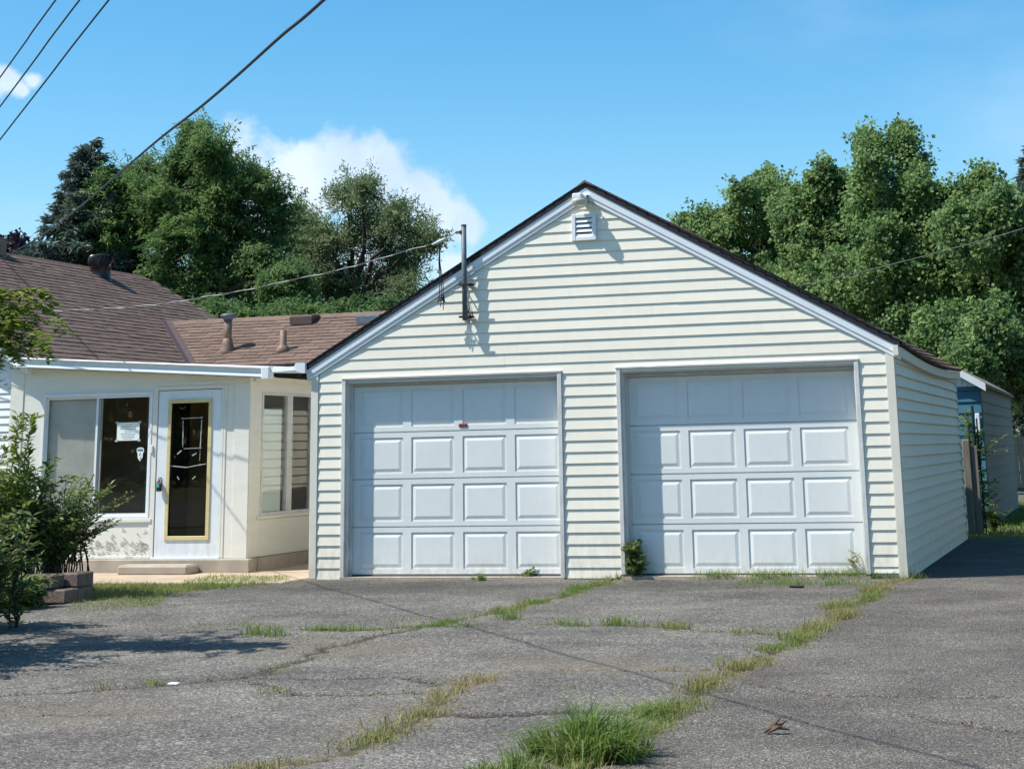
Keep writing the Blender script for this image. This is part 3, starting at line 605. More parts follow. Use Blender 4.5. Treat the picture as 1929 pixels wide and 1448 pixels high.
def security_light():
    p = atY(1091, 372, -0.16); x = p[0]; z = p[2]
    T = thing('security_light', 'white dusk-to-dawn lamp mounted under the garage gable peak', 'lamp', (x, -0.02, z))
    MB().bbox(x - 0.02, x + 0.10, -0.085, -0.022, z - 0.022, z + 0.040, 0.008).build('arm', 'white_metal', T)
    MB().bbox(x - 0.070, x + 0.045, -0.225, -0.086, z - 0.018, z + 0.045, 0.012).build('housing', 'white_metal', T)
    MB().lathe((x + 0.005, -0.155, z - 0.098), [(0.060, 0.0), (0.084, 0.016), (0.094, 0.05), (0.096, 0.076), (0.08, 0.079)], 20).build('lens', 'lamp_lens', T, smooth=True)
    MB().tube([(x + 0.085, -0.11, z + 0.030), (x + 0.088, -0.11, z - 0.065)], 0.016, 8).build('photocell', 'grey_pipe', T)
security_light()

def service_mast():
    T = thing('service_mast', 'grey steel service mast bracketed to the garage gable', 'mast', (2.01, -0.115, 2.85))
    b = MB(); b.tube([(2.012, -0.115, 2.86), (2.006, -0.115, 3.4), (2.002, -0.115, 3.985)], 0.031, 14); b.build('pipe', 'grey_pipe', T, smooth=True)
    MB().lathe((2.002, -0.115, 3.984), [(0.034, 0.0), (0.036, 0.012), (0.02, 0.02)], 14).build('cap', 'grey_pipe', T)
    for z in (2.90, 3.28):
        c = MB(); c.bbox(2.03, 2.10, -0.10, -0.020, z - 0.010, z + 0.014, 0.004); c.bbox(1.955, 2.085, -0.157, -0.147, z - 0.012, z + 0.014, 0.003); c.bbox(1.945, 1.957, -0.157, -0.020, z - 0.008, z + 0.010, 0.003); c.build('bracket', 'rust', T)
    c = MB(); c.bbox(1.955, 1.985, -0.145, -0.085, 3.885, 3.93, 0.004); c.tube([(1.955, -0.115, 3.905), (1.91, -0.115, 3.90), (1.895, -0.115, 3.908), (1.91, -0.115, 3.918), (1.955, -0.115, 3.918)], 0.009, 8); c.build('wire_clevis', 'dark_tin', T)
    # loose wires tied at the mast foot
    w = MB(); rg = random.Random(3)
    for k in range(4):
        x = 2.03 + rg.uniform(-.03, .06)
        w.tube([(2.02, -0.09, 2.93), (x + .02, -0.07, 2.97 + .02 * k), (x + .04, -0.06, 2.91), (x - .01, -0.07, 2.87 - .015 * k)], 0.004, 5)
    w.build('loose_wire', 'cable_black', T)
service_mast()

# ------------------------------------------------------------------ house: main gable block and the wing behind the porch
MP = 0.55; MEX, MEZ = -4.62, 2.693; MRX = -8.37; MRZ = MEZ + MP * (MEX - MRX)      # main roof: pitch, eave, ridge
MYF, MYB = 0.85, 10.15
WP = 0.454; WRY, WRZ = 7.45, 3.64; WEY = 5.50                                      # wing roof
def main_z(x): return MEZ + MP * (MEX - x)
def wing_z(y): return WRZ - WP * (WRY - y)
def valley_x(y): return MEX - (wing_z(y) - MEZ) / MP
def tab_mesh(w, h):
    me = bpy.data.meshes.new('shingle'); t = 0.013
    v = [(0, 0, -0.004), (w, 0, -0.004), (0, 0, t), (w, 0, t), (0, h, 0.001), (w, h, 0.001)]
    f = [(0, 1, 3, 2), (2, 3, 5, 4), (0, 2, 4), (1, 5, 3)]
    me.from_pydata(v, [], f); me.update(); return me
def shingle_field(parent, e0, a, u, length, rise, skip, m, seed, nobj=290, expo=0.142, tw=0.305):
    rg = np.random.default_rng(seed); a = np.array(a, float); u = np.array(u, float); n = np.cross(a, u); e0 = np.array(e0, float)
    me = tab_mesh(tw - 0.008, expo * 1.16); me.materials.append(MATS[m]); items = []
    for r in range(int(rise / expo)):
        x = -(r % 2) * tw / 2 + rg.uniform(-0.02, 0.02)
        while x < length - 0.05:
            p = e0 + a * x + u * (r * expo + rg.normal(0, 0.004))
            if x > -0.03 and not skip(p + a * tw / 2 + u * 0.07): items.append(p + n * rg.uniform(0.0, 0.006))
            x += tw
    items.sort(key=lambda p: np.linalg.norm(p - CAM)); org = ORG[parent.name]
    for p in items[:nobj]:
        o = bpy.data.objects.new('shingle', me); link(o, parent); q = p - org
        o.matrix_basis = Matrix(((a[0], u[0], n[0], q[0]), (a[1], u[1], n[1], q[1]), (a[2], u[2], n[2], q[2]), (0, 0, 0, 1)))
    rest = items[nobj:]
    if rest:
        base = np.array([v.co for v in me.vertices]); V = []; F3 = []; T = []
        bf = [(0, 1, 3, 2), (2, 3, 5, 4)]
        for i, p in enumerate(rest):
            V.append(p + base[:, :1] * a + base[:, 1:2] * u + base[:, 2:3] * n); F3 += [tuple(6 * i + k for k in f) for f in bf]; T += [rg.uniform()] * 6
        o = raw_mesh('shingles', np.concatenate(V), np.array(F3).ravel(), 4, m, parent, dict(tint=np.array(T))); o['kind'] = 'stuff'
def build_house():
    H = thing('house', 'white sided house with brown shingle roofs set behind the porch', 'house', (-8.4, 5.5, GZ))
    w = MB(); w.box(-11.9, -4.95, 1.102, 9.9, GZ, 2.60)
    w.hexa([(-11.9, 1.102, 2.60), (-4.95, 1.102, 2.60), (MRX, 1.102, 4.5)], [(-11.9, 9.9, 2.60), (-4.95, 9.9, 2.60), (MRX, 9.9, 4.5)]); w.build('wall', 'white_vinyl', H)
    w = MB(); w.box(-4.94, -0.25, 5.75, 9.1, GZ, 2.66); w.build('wing_wall', 'white_vinyl', H)
    k = 0
    while True:
        z0 = 0.02 + k * 0.1016; z1 = z0 + 0.1016
        if z0 > 4.45: break
        def lim(z): return (max(-11.9, MRX - (4.56 - z) / MP), min(-4.93, MRX + (4.56 - z) / MP))
        b0, b1 = lim(z0); t0, t1 = lim(min(z1, 4.52)); lap_board(H, 'x', 1.10, -1, b0, b1, t0, t1, z0, z1, 'white_vinyl', lip=0.018); k += 1
    # main roof
    R = MB()
    for s in (1, -1):
        xe = MEX if s > 0 else 2 * MRX - MEX; c, d = MRZ - 0.012, MEZ - 0.012
        A = [(MRX, MYF, c), (xe, MYF, d), (xe, MYF, d - 0.05), (MRX, MYF, c - 0.05)]; B = [(p[0], MYB, p[2]) for p in A]
        R.hexa(*((A, B) if s < 0 else (B, A)))
    roof = R.build('roof', 'roof_black', H)
    sl = math.hypot(1, MP)
    shingle_field(roof, (MEX + 0.02, MYF - 0.02, main_z(MEX + 0.02)), (0, 1, 0), (-1 / sl, 0, MP / sl), MYB - MYF + 0.03, (MEX - MRX) * sl + 0.02,
                  lambda p: 5.3 < p[1] < 9.4 and p[2] < wing_z(p[1] if p[1] < WRY else 2 * WRY - p[1]) - 0.10, 'shingle', 21)
    c = MB(); y = MYF - 0.02
    while y < MYB - 0.1:
        A = [(MRX - 0.13, y, MRZ - MP * 0.13 + 0.006), (MRX, y, MRZ + 0.030), (MRX + 0.13, y, MRZ - MP * 0.13 + 0.006), (MRX, y, MRZ - 0.02)]
        c.hexa(A, [(p[0], y + 0.16, p[2] - 0.008) for p in A]); y += 0.142
    c.build('ridge_cap', 'shingle', roof)
    for s in (1, -1):
        xe = MEX if s > 0 else 2 * MRX - MEX
        for (y0, y1, t, bt, m, nm) in ((MYF - 0.016, MYF - 0.001, -0.002, -0.065, 'roof_black', 'drip_edge'), (MYF + 0.002, MYF + 0.03, -0.0655, -0.20, 'white_metal', 'rake_board'), (MYB + .001, MYB + .02, -.002, -.2, 'white_metal', 'rake_board')):
            A = [(MRX, y0, MRZ + t), (xe, y0, MEZ + t), (xe, y0, MEZ + bt), (MRX, y0, MRZ + bt)]; B = [(p[0], y1, p[2]) for p in A]
            b = MB(); b.hexa(*((A, B) if s < 0 else (B, A))); b.build(nm, m, roof)
    MB().box(MEX - 0.05, MEX - 0.01, MYF + 0.03, MYB, MEZ - 0.20, MEZ - 0.066).build('eave_fascia', 'white_metal', roof)
    # wing roof
    R = MB(); x0, x1 = -6.4, -0.12
    for s in (1, -1):
        ye = WEY if s > 0 else 2 * WRY - WEY
        A = [(x0 if s > 0 else x0, WRY, WRZ - 0.012), (x0 + 0.0, ye, wing_z(WEY) - 0.012), (x0, ye, wing_z(WEY) - 0.05), (x0, WRY, WRZ - 0.05)]; B = [(x1, p[1], p[2]) for p in A]
        # trim the left end to the valley
        A = [(valley_x(WRY) + 0.02, WRY, WRZ - 0.012), (valley_x(WEY) + 0.02, ye, wing_z(WEY) - 0.012), (valley_x(WEY) + 0.02, ye, wing_z(WEY) - 0.05), (valley_x(WRY) + 0.02, WRY, WRZ - 0.05)]
        R.hexa(*((A, B) if s < 0 else (B, A)))
    wr = R.build('wing_roof', 'roof_black', H)
    sw = math.hypot(1, WP)
    shingle_field(wr, (x0, WEY - 0.02, wing_z(WEY - 0.02)), (1, 0, 0), (0, 1 / sw, WP / sw), x1 - x0, (WRY - WEY) * sw + 0.02,
                  lambda p: p[0] + 0.06 < valley_x(p[1]), 'shingle_light', 33)
    b = MB(); b.box(-4.6, -0.14, WEY + 0.01, WEY + 0.04, wing_z(WEY) - 0.20, wing_z(WEY) - 0.05); b.build('eave_fascia', 'white_metal', wr)
    x = valley_x(WRY) - 0.1
    while x < x1 - 0.05:
        y = WRY; q = MB(); A = [(x, y - 0.125, WRZ - WP * 0.125 + 0.012), (x, y, WRZ + 0.032), (x, y + 0.125, WRZ - WP * 0.125 + 0.012), (x, y, WRZ - 0.01)]
        q.hexa(A, [(p[0] + 0.20, p[1], p[2] - 0.010) for p in A]); q.build('ridge_shingle', 'shingle_light', wr); x += 0.182
    # metal valley
    q = MB(); P0 = np.array([valley_x(WEY - .05), WEY - .05, wing_z(WEY - .05)]); P1 = np.array([valley_x(WRY), WRY, WRZ]); d = unit(P1 - P0)
    nm = unit(np.array([MP, 0, 1.0])); nw = unit(np.array([0, -WP, 1.0])); sm = unit(np.cross(d, nm)); sw2 = unit(np.cross(d, nw))
    if sm[0] > 0: sm = -sm
    if sw2[0] < 0: sw2 = -sw2
    for (sd, nn) in ((sm, nm), (sw2, nw)):
        A = [P0, P0 + sd * 0.10, P0 + sd * 0.10 + nn * 0.026, P0 + nn * 0.030]; B = [P1, P1 + sd * 0.10, P1 + sd * 0.10 + nn * 0.026, P1 + nn * 0.030]; q.hexa(A, B)
    q.build('valley_flashing', 'brown_metal', wr)
    # vents and stacks
    def on_wing(u, v):
        d = ray(u, v); t = (WRZ - WP * WRY - CAM[2] + WP * CAM[1]) / (d[2] - WP * d[1]); return CAM + t * d
    p = on_wing(428, 661); h = 0.60
    S = MB().lathe(p - [0, 0, 0.02], [(0.065, 0.06), (0.066, h - 0.04)], 16).build('vent_stack', 'rusty_tin', wr, smooth=True)
    p = on_wing(533, 661); MB().lathe(p, [(0.12, -0.05), (0.115, 0.03), (0.075, 0.08), (0.056, 0.10), (0.054, 0.33), (0.04, 0.335)], 16).build('vent_stack', 'rusty_tin', wr, smooth=True)
    p0 = on_wing(428, 661)
    MB().lathe(p0, [(0.15, -0.09), (0.125, 0.0), (0.115, 0.04), (0.09, 0.12), (0.082, 0.17), (0.072, 0.18), (0.07, 0.20)], 18).build('stack_flashing', 'rusty_tin', wr, smooth=True)
    MB().lathe(p0 + [0, 0, h - 0.08], [(0.078, -0.02), (0.085, 0.01), (0.125, 0.03), (0.135, 0.045), (0.10, 0.075), (0.03, 0.09)], 18).build('stack_cap', 'grey_pipe', wr, smooth=True)
    fl = MB(); n_ = 0.02; fl.hexa([(p0[0] - .28, p0[1] - .30, wing_z(p0[1] - .30) + n_), (p0[0] + .24, p0[1] - .30, wing_z(p0[1] - .30) + n_), (p0[0] + .24, p0[1] + .2, wing_z(p0[1] + .2) + n_), (p0[0] - .28, p0[1] + .2, wing_z(p0[1] + .2) + n_)],
            [(p0[0] - .28, p0[1] - .30, wing_z(p0[1] - .30) + n_ + .004), (p0[0] + .24, p0[1] - .30, wing_z(p0[1] - .30) + n_ + .004), (p0[0] + .24, p0[1] + .2, wing_z(p0[1] + .2) + n_ + .004), (p0[0] - .28, p0[1] + .2, wing_z(p0[1] + .2) + n_ + .004)])
    for (u, v, ww, m) in ((574, 607, 0.40, 'brown_metal'), (699, 606, 0.40, 'grey_pipe')):
        p = on_wing(u, v); b = MB(); x0_, x1_ = p[0] - ww / 2, p[0] + ww / 2; y0, y1 = p[1] - 0.16, p[1] + 0.20; zt = wing_z(p[1]) + 0.11
        A = [(x0_, y0, wing_z(y0) + 0.03), (x0_, y0, zt - 0.03), (x0_, y0 + 0.06, zt), (x0_, y1 - .1, zt + 0.02), (x0_, y1, wing_z(y1) + 0.02)]
        b.hexa([(q_[0], q_[1], q_[2]) for q_ in A], [(q_[0] + ww, q_[1], q_[2]) for q_ in A]); b.build('box_vent', m, wr)
    # turbine ventilator near the main ridge
    d = ray(189, 520); t = (MEZ + MP * (MEX - CAM[0]) - CAM[2]) / (d[2] + MP * d[0]); p = CAM + t * d
    tv = MB().lathe(p - [0, 0, 0.16], [(0.23, -0.05), (0.21, 0.1), (0.185, 0.14), (0.18, 0.30), (0.19, 0.31)], 20).build('turbine_vent', 'dark_tin', H, smooth=True)
    MB().lathe(p + [0, 0, 0.155], [(0.12, 0.0), (0.135, 0.02), (0.135, 0.20), (0.10, 0.22)], 16).build('core', 'int_dark', tv)
    fin = MB()
    for k in range(22):
        th = 2 * math.pi * k / 22; A = []
        for i in range(7):
            e = -0.9 + 1.8 * i / 6; r = 0.235 * math.cos(e * 0.9) ** 0.6; z = 0.155 + 0.11 + 0.12 * math.sin(e * 1.2) * 1.05; tw = 0.12 * e
            A.append((p[0] + r * math.cos(th + tw), p[1] + r * math.sin(th + tw), p[2] + z, th + tw))
        for i in range(6):
            x, y, z, a1 = A[i]; X, Y, Z, a2 = A[i + 1]; tx = lambda a: (-math.sin(a) * 0.042 - math.cos(a) * 0.03, math.cos(a) * 0.042 - math.sin(a) * 0.03)
            t1, t2 = tx(a1), tx(a2); fin.add([(x, y, z), (x + t1[0], y + t1[1], z), (X + t2[0], Y + t2[1], Z), (X, Y, Z)], [(0, 1, 2, 3)])
    fin.build('fins', 'dark_tin', tv)
    MB().lathe(p + [0, 0, 0.37], [(0.14, 0.0), (0.13, 0.015), (0.03, 0.03)], 20).build('cap', 'dark_tin', tv, smooth=True)
    MB().lathe(p + [0, 0, 0.145], [(0.19, 0.0), (0.20, 0.01), (0.19, 0.025)], 20).build('rim', 'dark_tin', tv, smooth=True)
    cx = atY(13, 470, 5.5); ch = MB().bbox(cx[0] - 0.62, cx[0], 5.0, 5.5, 4.0, atY(8, 441, 5.0)[2], 0.01).build('chimney', 'rusty_tin', roof)
build_house()

# ------------------------------------------------------------------ enclosed porch
PYF, PXL, PXR = 1.0, -4.77, -1.37
def build_porch():
    P = thing('enclosed_porch', 'white painted enclosed porch with peeling paint beside the garage', 'porch', (-3.0, 3.0, GZ))
    f = MB(); f.bbox(-4.80, -1.29, 0.925, 1.15, GZ - 0.15, 0.098, 0.012); f.box(-1.50, -1.285, 1.151, 5.6, GZ - 0.15, 0.095); f.build('foundation', 'concrete', P)
    MB().box(-4.76, -1.52, 1.16, 5.6, GZ, 0.08).build('floor', 'int_wall', P)
    def front(x0, x1, z0, z1, name='wall_panel', m='porch_paint', y=PYF, t=0.07): return MB().bbox(x0, x1, y, y + t, z0, z1, 0.003).build(name, m, P)
    # front wall panels round the openings
    def slope_panel(x0, x1, z0, za, zb, y=PYF, m='porch_paint', t=0.07, name='wall_panel'):
        b = MB(); A = [(x0, y, z0), (x1, y, z0), (x1, y, zb), (x0, y, za)]; b.hexa(A, [(p[0], y + t, p[2]) for p in A]); return b.build(name, m, P)
    gz = lambda x: 2.60 + (x + 4.75) * (2.355 - 2.60) / 3.73
    front(PXL, -4.43, 0.10, 2.2045); front(-4.429, -2.775, 0.10, 0.585)
    slope_panel(PXL, -2.74, 2.205, gz(PXL), gz(-2.74)); slope_panel(-2.739, PXR, 2.262, gz(-2.739), gz(PXR))
    front(-1.735, PXR - 0.0, 0.10, 2.261)
    front(-1.58, PXR + 0.006, 0.099, 2.27, 'corner_board', y=PYF - 0.012, t=0.0115); front(-1.735, -1.70, 0.099, 2.27, 'batten', y=PYF - 0.008, t=0.0075)
    front(-4.945, -4.745, 0.10, 2.56, 'corner_board', y=PYF - 0.012, t=0.0115)
    front(-2.775, -2.700, 0.10, 2.262, 'post', y=PYF - 0.010, t=0.08)
    front(-2.699, -1.736, 2.215, 2.2615, 'door_header', y=PYF - 0.010, t=0.08); front(-1.768, -1.7355, 0.10, 2.2145, 'door_post', y=PYF - 0.010, t=0.08)
    slope_panel(-2.7, PXR + .004, 2.27, 2.32, 2.31, y=PYF - 0.006, t=0.0055, name='trim_board')
    front(-4.43, -2.74, 0.555, 0.60, 'sill', y=PYF - 0.022, t=0.0215); front(-4.43, -2.74, 0.10, 0.135, 'base_board', y=PYF - 0.015, t=0.0145)
    # curled flakes of old paint low on the front wall
    rg = random.Random(4); fl = MB()
    for i in range(95):
        x = -4.2 + rg.random() ** 0.6 * 1.42; z = 0.15 + abs(rg.gauss(0, 0.11)); s = rg.uniform(0.015, 0.042); a = rg.uniform(-.6, .6); lf = rg.uniform(.01, .022)
        if z > 0.52: continue
        c, d = math.cos(a) * s, math.sin(a) * s
        fl.add([(x - c, PYF - 0.001, z - d), (x + c, PYF - 0.001, z + d), (x + c * .6, PYF - lf, z + s * .7), (x - c * .5, PYF - lf * .7, z + s * .8), (x, PYF - lf * 1.3, z + s * 1.1)], [(0, 1, 2, 3), (3, 2, 4)])
    fl.build('paint_flakes', 'porch_paint', P)['kind'] = 'stuff'
    # sliding window
    Wn = MB(); x0, x1, z0, z1 = -4.43, -2.776, 0.601, 2.204
    for q in ((x0, x1, z1 - 0.035, z1), (x0, x1, z0, z0 + 0.035), (x0, x0 + 0.03, z0 + 0.0351, z1 - 0.0351), (x1 - 0.03, x1, z0 + 0.0351, z1 - 0.0351)): Wn.bbox(q[0], q[1], PYF - 0.016, PYF + 0.06, q[2], q[3], 0.003)
    Wn = Wn.build('window', 'white_metal', P)
    for (a, c, y) in ((-4.40, -3.575, 0.028), (-3.625, -2.806, 0.004)):
        s = MB(); t = 0.030; za, zb = z0 + 0.036, z1 - 0.036; Y0, Y1 = PYF + y, PYF + y + 0.02
        s.box(a, c, Y0, Y1, za, za + t); s.box(a, c, Y0, Y1, zb - t, zb); s.box(a, a + t, Y0, Y1, za + t, zb - t); s.box(c - t, c, Y0, Y1, za + t, zb - t); s.build('sash', 'white_metal', Wn)
        MB().box(a + t, c - t, PYF + y + 0.008, PYF + y + 0.012, za + t, zb - t).build('pane', 'glass', Wn)
    MB().box(-4.42, -3.57, PYF + 0.072, PYF + 0.085, 0.56, 2.25).build('board', 'plywood', Wn)
    MB().bbox(-4.405, -4.39, PYF - 0.03, PYF - 0.0165, 2.02, 2.05, .003).build('catch', 'white_metal', Wn)
    # storm door
    D = MB(); d0, d1, za, zb = -2.690, -1.772, 0.118, 2.205; g0, g1, ga, gb = -2.535, -1.912, 0.335, 2.085; y0, y1 = PYF - 0.002, PYF + 0.045
    D.bbox(d0, g0, y0, y1, za, zb, .003); D.bbox(g1, d1, y0, y1, za, zb, .003); D.box(g0, g1, y0 + .0005, y1, za, ga); D.box(g0, g1, y0 + .0005, y1, gb, zb)
    D = D.build('door', 'door_slab', P)
    F = MB(); t = 0.042
    for q in ((g0 - .01, g1 + .01, gb - t, gb + .01), (g0 - .01, g1 + .01, ga - .01, ga + t), (g0 - .01, g0 + t, ga + t, gb - t), (g1 - t, g1 + .01, ga + t, gb - t)): F.bbox(q[0], q[1], y0 - 0.014, y0 - 0.0005, q[2], q[3], .004)
    F.build('frame', 'gold_frame', D)
    MB().box(g0 + .02, g1 - .02, y0 + 0.014, y0 + 0.018, ga + .02, gb - .02).build('pane', 'door_glass', D)
    yt = y0 + 0.0095     # torn tape left on the glass, an old sign's outline
    def tape(u0, v0, u1, v1, wd):
        a, b = atY(u0, v0, yt), atY(u1, v1, yt); n = 7; rg2 = random.Random(int(u0 * 7 + v1))
        dx, dz = b[0] - a[0], b[2] - a[2]; L = math.hypot(dx, dz); px, pz = -dz / L, dx / L; top, bot = [], []
        for i in range(n + 1):
            s = i / n; wd_ = wd * .55; w1 = wd_ * rg2.uniform(.3, 1.3); top.append((a[0] + dx * s + px * w1, yt, a[2] + dz * s + pz * w1)); bot.append((a[0] + dx * s - px * wd_ * rg2.uniform(.4, 1), yt, a[2] + dz * s - pz * wd_))
        T = MB()
        for i in range(n): T.hexa([bot[i], bot[i + 1], top[i + 1], top[i]], [(q[0], q[1] + .002, q[2]) for q in (bot[i], bot[i + 1], top[i + 1], top[i])])
        T.build('tape', 'tape', D)
    tape(342, 788, 382, 786, .012); tape(345, 792, 344, 842, .011); tape(380, 790, 377, 845, .013); tape(346, 845, 380, 843, .009); tape(334, 855, 342, 848, .014); tape(362, 858, 370, 853, .013)
    tape(320, 877, 350, 880, .010); tape(350, 880, 388, 873, .011); tape(334, 897, 337, 903, .012); tape(362, 902, 368, 897, .012); tape(377, 846, 376, 868, .006)
    MB().box(g0 + .03, g1 - .03, y0 + 0.020, y0 + 0.03, 1.035, 1.045).build('rail', 'int_dark', D)
    h = MB(); c = atY(301, 912, y0); h.lathe((c[0], y0 - 0.03, c[2] + 0.03), [(0.02, -0.02), (0.028, 0.0), (0.02, 0.02)], 12); h.bbox(c[0] - .022, c[0] + .022, y0 - .012, y0 - .001, c[2] - .03, c[2] + .09, .004); h.build('handle', 'rusty_tin', D)
    MB().bbox(d0 - .03, d1 + .03, PYF - 0.035, PYF - 0.003, 0.097, 0.1175, .003).build('door_sill', 'white_metal', P)
    c = atY(286.5, 846, PYF - .012); MB().bbox(c[0] - .018, c[0] + .018, PYF - 0.03, PYF - 0.0105, c[2] - .05, c[2] + .05, .006).build('door_bell', 'cream_trim', P)
    # side wall towards the garage
    def side(ya, yb, z0, z1, name='wall_panel', m='porch_paint', x=PXR, t=0.06): return MB().bbox(x - t, x, ya, yb, z0, z1, .003).build(name, m, P)
    side(PYF + .0705, 1.345, 0.10, 2.34, x=PXR); side(1.3455, 3.9, 0.10, 0.60); side(1.3455, 3.9, 2.165, 2.36); side(3.901, 5.6, 0.10, 2.36)
    side(PYF - .001, PYF + .10, 0.10, 2.30, 'corner_board', x=PXR + 0.012, t=.0115); side(1.26, 3.95, 0.56, 0.60, 'sill', x=PXR + .02, t=.0195)
    side(PYF + .10, 5.55, 2.29, 2.36, 'frieze_board', 'cream_trim', x=PXR + .03, t=.0295)
    S = MB(); 
    for q in ((1.346, 2.89, 2.13, 2.165), (1.346, 2.89, 0.601, 0.64), (1.346, 1.395, 0.6405, 2.1295), (2.10, 2.255, 0.6405, 2.1295), (2.85, 2.89, 0.6405, 2.1295)): S.bbox(PXR - .055, PXR + .008, q[0], q[1], q[2], q[3], .003)
    S = S.build('side_window', 'jamb_white', P)
    for a, c in ((1.3955, 2.0995), (2.2555, 2.8495)): MB().box(PXR - .028, PXR - .024, a, c, 0.641, 2.129).build('pane', 'glass', S)
    MB().bbox(PXR - .055, PXR - .036, 1.40, 2.0, .645, 1.95, .004).build('inner_panel', 'paper', S)
    MB().box(PXR - .05, PXR + .002, 2.891, 3.9, .601, 2.164).build('board', 'porch_paint', S)
    # seen through the glass: inner walls, an inner door, a dark window
    i = MB(); i.box(-4.76, -1.52, 2.30, 2.36, 0.08, 2.35); i.box(-4.76, -4.70, 1.2, 2.29, 0.08, 2.35); i.build('inner_wall', 'int_wall', P)
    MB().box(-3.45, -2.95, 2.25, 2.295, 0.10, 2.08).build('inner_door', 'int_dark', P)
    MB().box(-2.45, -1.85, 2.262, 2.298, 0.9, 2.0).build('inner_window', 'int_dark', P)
    MB().box(-3.60, -3.46, 2.265, 2.299, 0.1, 2.2).build('inner_trim', 'pale_wood', P)
    MB().bbox(-1.93, -1.52, 2.20, 2.24, 0.10, 1.98, .005).build('open_inner_door', 'door_slab', P)
    # roof: slab, front gutter, soffit, gutter link to the garage
    zr = lambda x: 2.70 + (x + 4.754) * (2.445 - 2.70) / 3.74
    r = MB(); A = [(-4.80, 0.86, zr(-4.8) - .005), (-1.06, 0.86, zr(-1.06) - .005), (-1.06, 5.72, zr(-1.06) + .14), (-4.80, 5.72, zr(-4.8) + .05)]
    r.hexa([(a, b_, c_ - .06) for a, b_, c_ in A], A); rf = r.build('porch_roof', 'white_metal', P)
    s = MB(); A = [(-4.78, 0.875, zr(-4.78) - .066), (-1.08, 0.875, zr(-1.08) - .066), (-1.08, 0.875, zr(-1.08) - .11), (-4.78, 0.875, zr(-4.78) - .11)]
    prof = [(0.865, 0.0), (0.752, 0.006), (0.746, -0.006), (0.752, -0.020), (0.785, -0.024), (0.800, -0.075), (0.764, -0.092), (0.760, -0.116), (0.775, -0.122), (0.865, -0.122)]
    g = MB(); A = [(-4.775, y, zr(-4.775) + z) for y, z in prof]; B = [(-1.03, y, zr(-1.03) + z) for y, z in prof]; g.hexa(B, A); g.build('gutter', 'white_metal', rf)
    s = MB(); A = [(-4.78, 0.866, zr(-4.78) - .13), (-1.06, 0.866, zr(-1.06) - .13), (-1.06, 1.08, zr(-1.06) - .105), (-4.78, 1.08, zr(-4.78) - .105)]
    s.hexa([(a, b_, c_ - .008) for a, b_, c_ in A], A); s.build('soffit', 'white_metal', rf)
    MB().bbox(-1.09, -0.975, 0.735, 0.88, zr(-1.03) - .145, zr(-1.03) + .012, .01).build('gutter_end', 'white_metal', rf)
    d = MB(); d.hexa([(-0.974, .77, 2.385), (-0.974, .85, 2.385), (-0.974, .85, 2.435), (-0.974, .77, 2.435)][::-1], [(-.36, .62, 2.40), (-.36, .70, 2.40), (-.36, .70, 2.450), (-.36, .62, 2.450)][::-1]); d.build('downpipe', 'white_metal', rf)
    e = MB(); e.hexa([(-.40, .60, 2.365), (-.40, .72, 2.365), (-.37, .72, 2.475), (-.37, .60, 2.475)][::-1], [(-.23, .58, 2.38), (-.23, .70, 2.38), (-.235, .70, 2.515), (-.235, .58, 2.515)][::-1]); e.build('downpipe_elbow', 'white_metal', rf)
    return P
build_porch()
def notice():
    a, b = atY(221, 796, 1.0), atY(262, 829, 1.0); y = 1.0005
    T = thing('paper_notice', 'white printed notice taped inside the porch window', 'notice', (a[0], y, b[2]))
    MB().box(a[0], b[0], y, y + .0015, b[2], a[2]).build('sheet', 'paper', T)
    ln = MB(); z = a[2] - .035; rg = random.Random(2)
    for k in range(9):
        w = rg.uniform(.05, .12) if k else .05; th = .008 if k in (1, 2) else .0035; cx = (a[0] + b[0]) / 2
        ln.box(cx - w, cx + w, y - .0016, y - .0004, z - th, z); z -= .0215
    ln.build('print', 'ink', T)
    for (x, z) in ((a[0], a[2]), (b[0], a[2]), (a[0], b[2]), (b[0], b[2])): MB().box(x - .022, x + .022, y - .003, y - .0017, z - .014, z + .014).build('tape', 'tape', T)
    # security decal lower on the same pane
    c = atY(264, 856, 1.0); D = thing('window_decal', 'white and blue shield decal on the porch window', 'decal', (c[0], y, c[2] - .1))
    out = [(-.052, .07), (-.03, .09), (.03, .09), (.052, .07), (.052, .035), (.040, .02), (.034, -.04), (0, -.085), (-.034, -.04), (-.040, .02), (-.052, .035)]
    b = MB(); A = [(c[0] + x, y, c[2] + z) for x, z in out]; b.hexa(A[::-1], [(p[0], y + .0015, p[2]) for p in A][::-1]); b.build('shield', 'paper', D)
    b = MB(); A = [(c[0] + x * .86, y - .001, c[2] + z) for x, z in ((-.05, .06), (-.03, .075), (.03, .075), (.05, .06), (.05, .042), (-.05, .042))]; b.hexa(A[::-1], [(p[0], y - .0003, p[2]) for p in A][::-1]); b.build('band', 'ink_blue', D)
    b = MB(); b.tube([(c[0], y - .001, c[2] + .028), (c[0] - .014, y - .001, c[2] - .005), (c[0] + .01, y - .001, c[2] - .03), (c[0], y - .001, c[2] - .06)], .006, 5); b.build('emblem', 'alu', D)
notice()
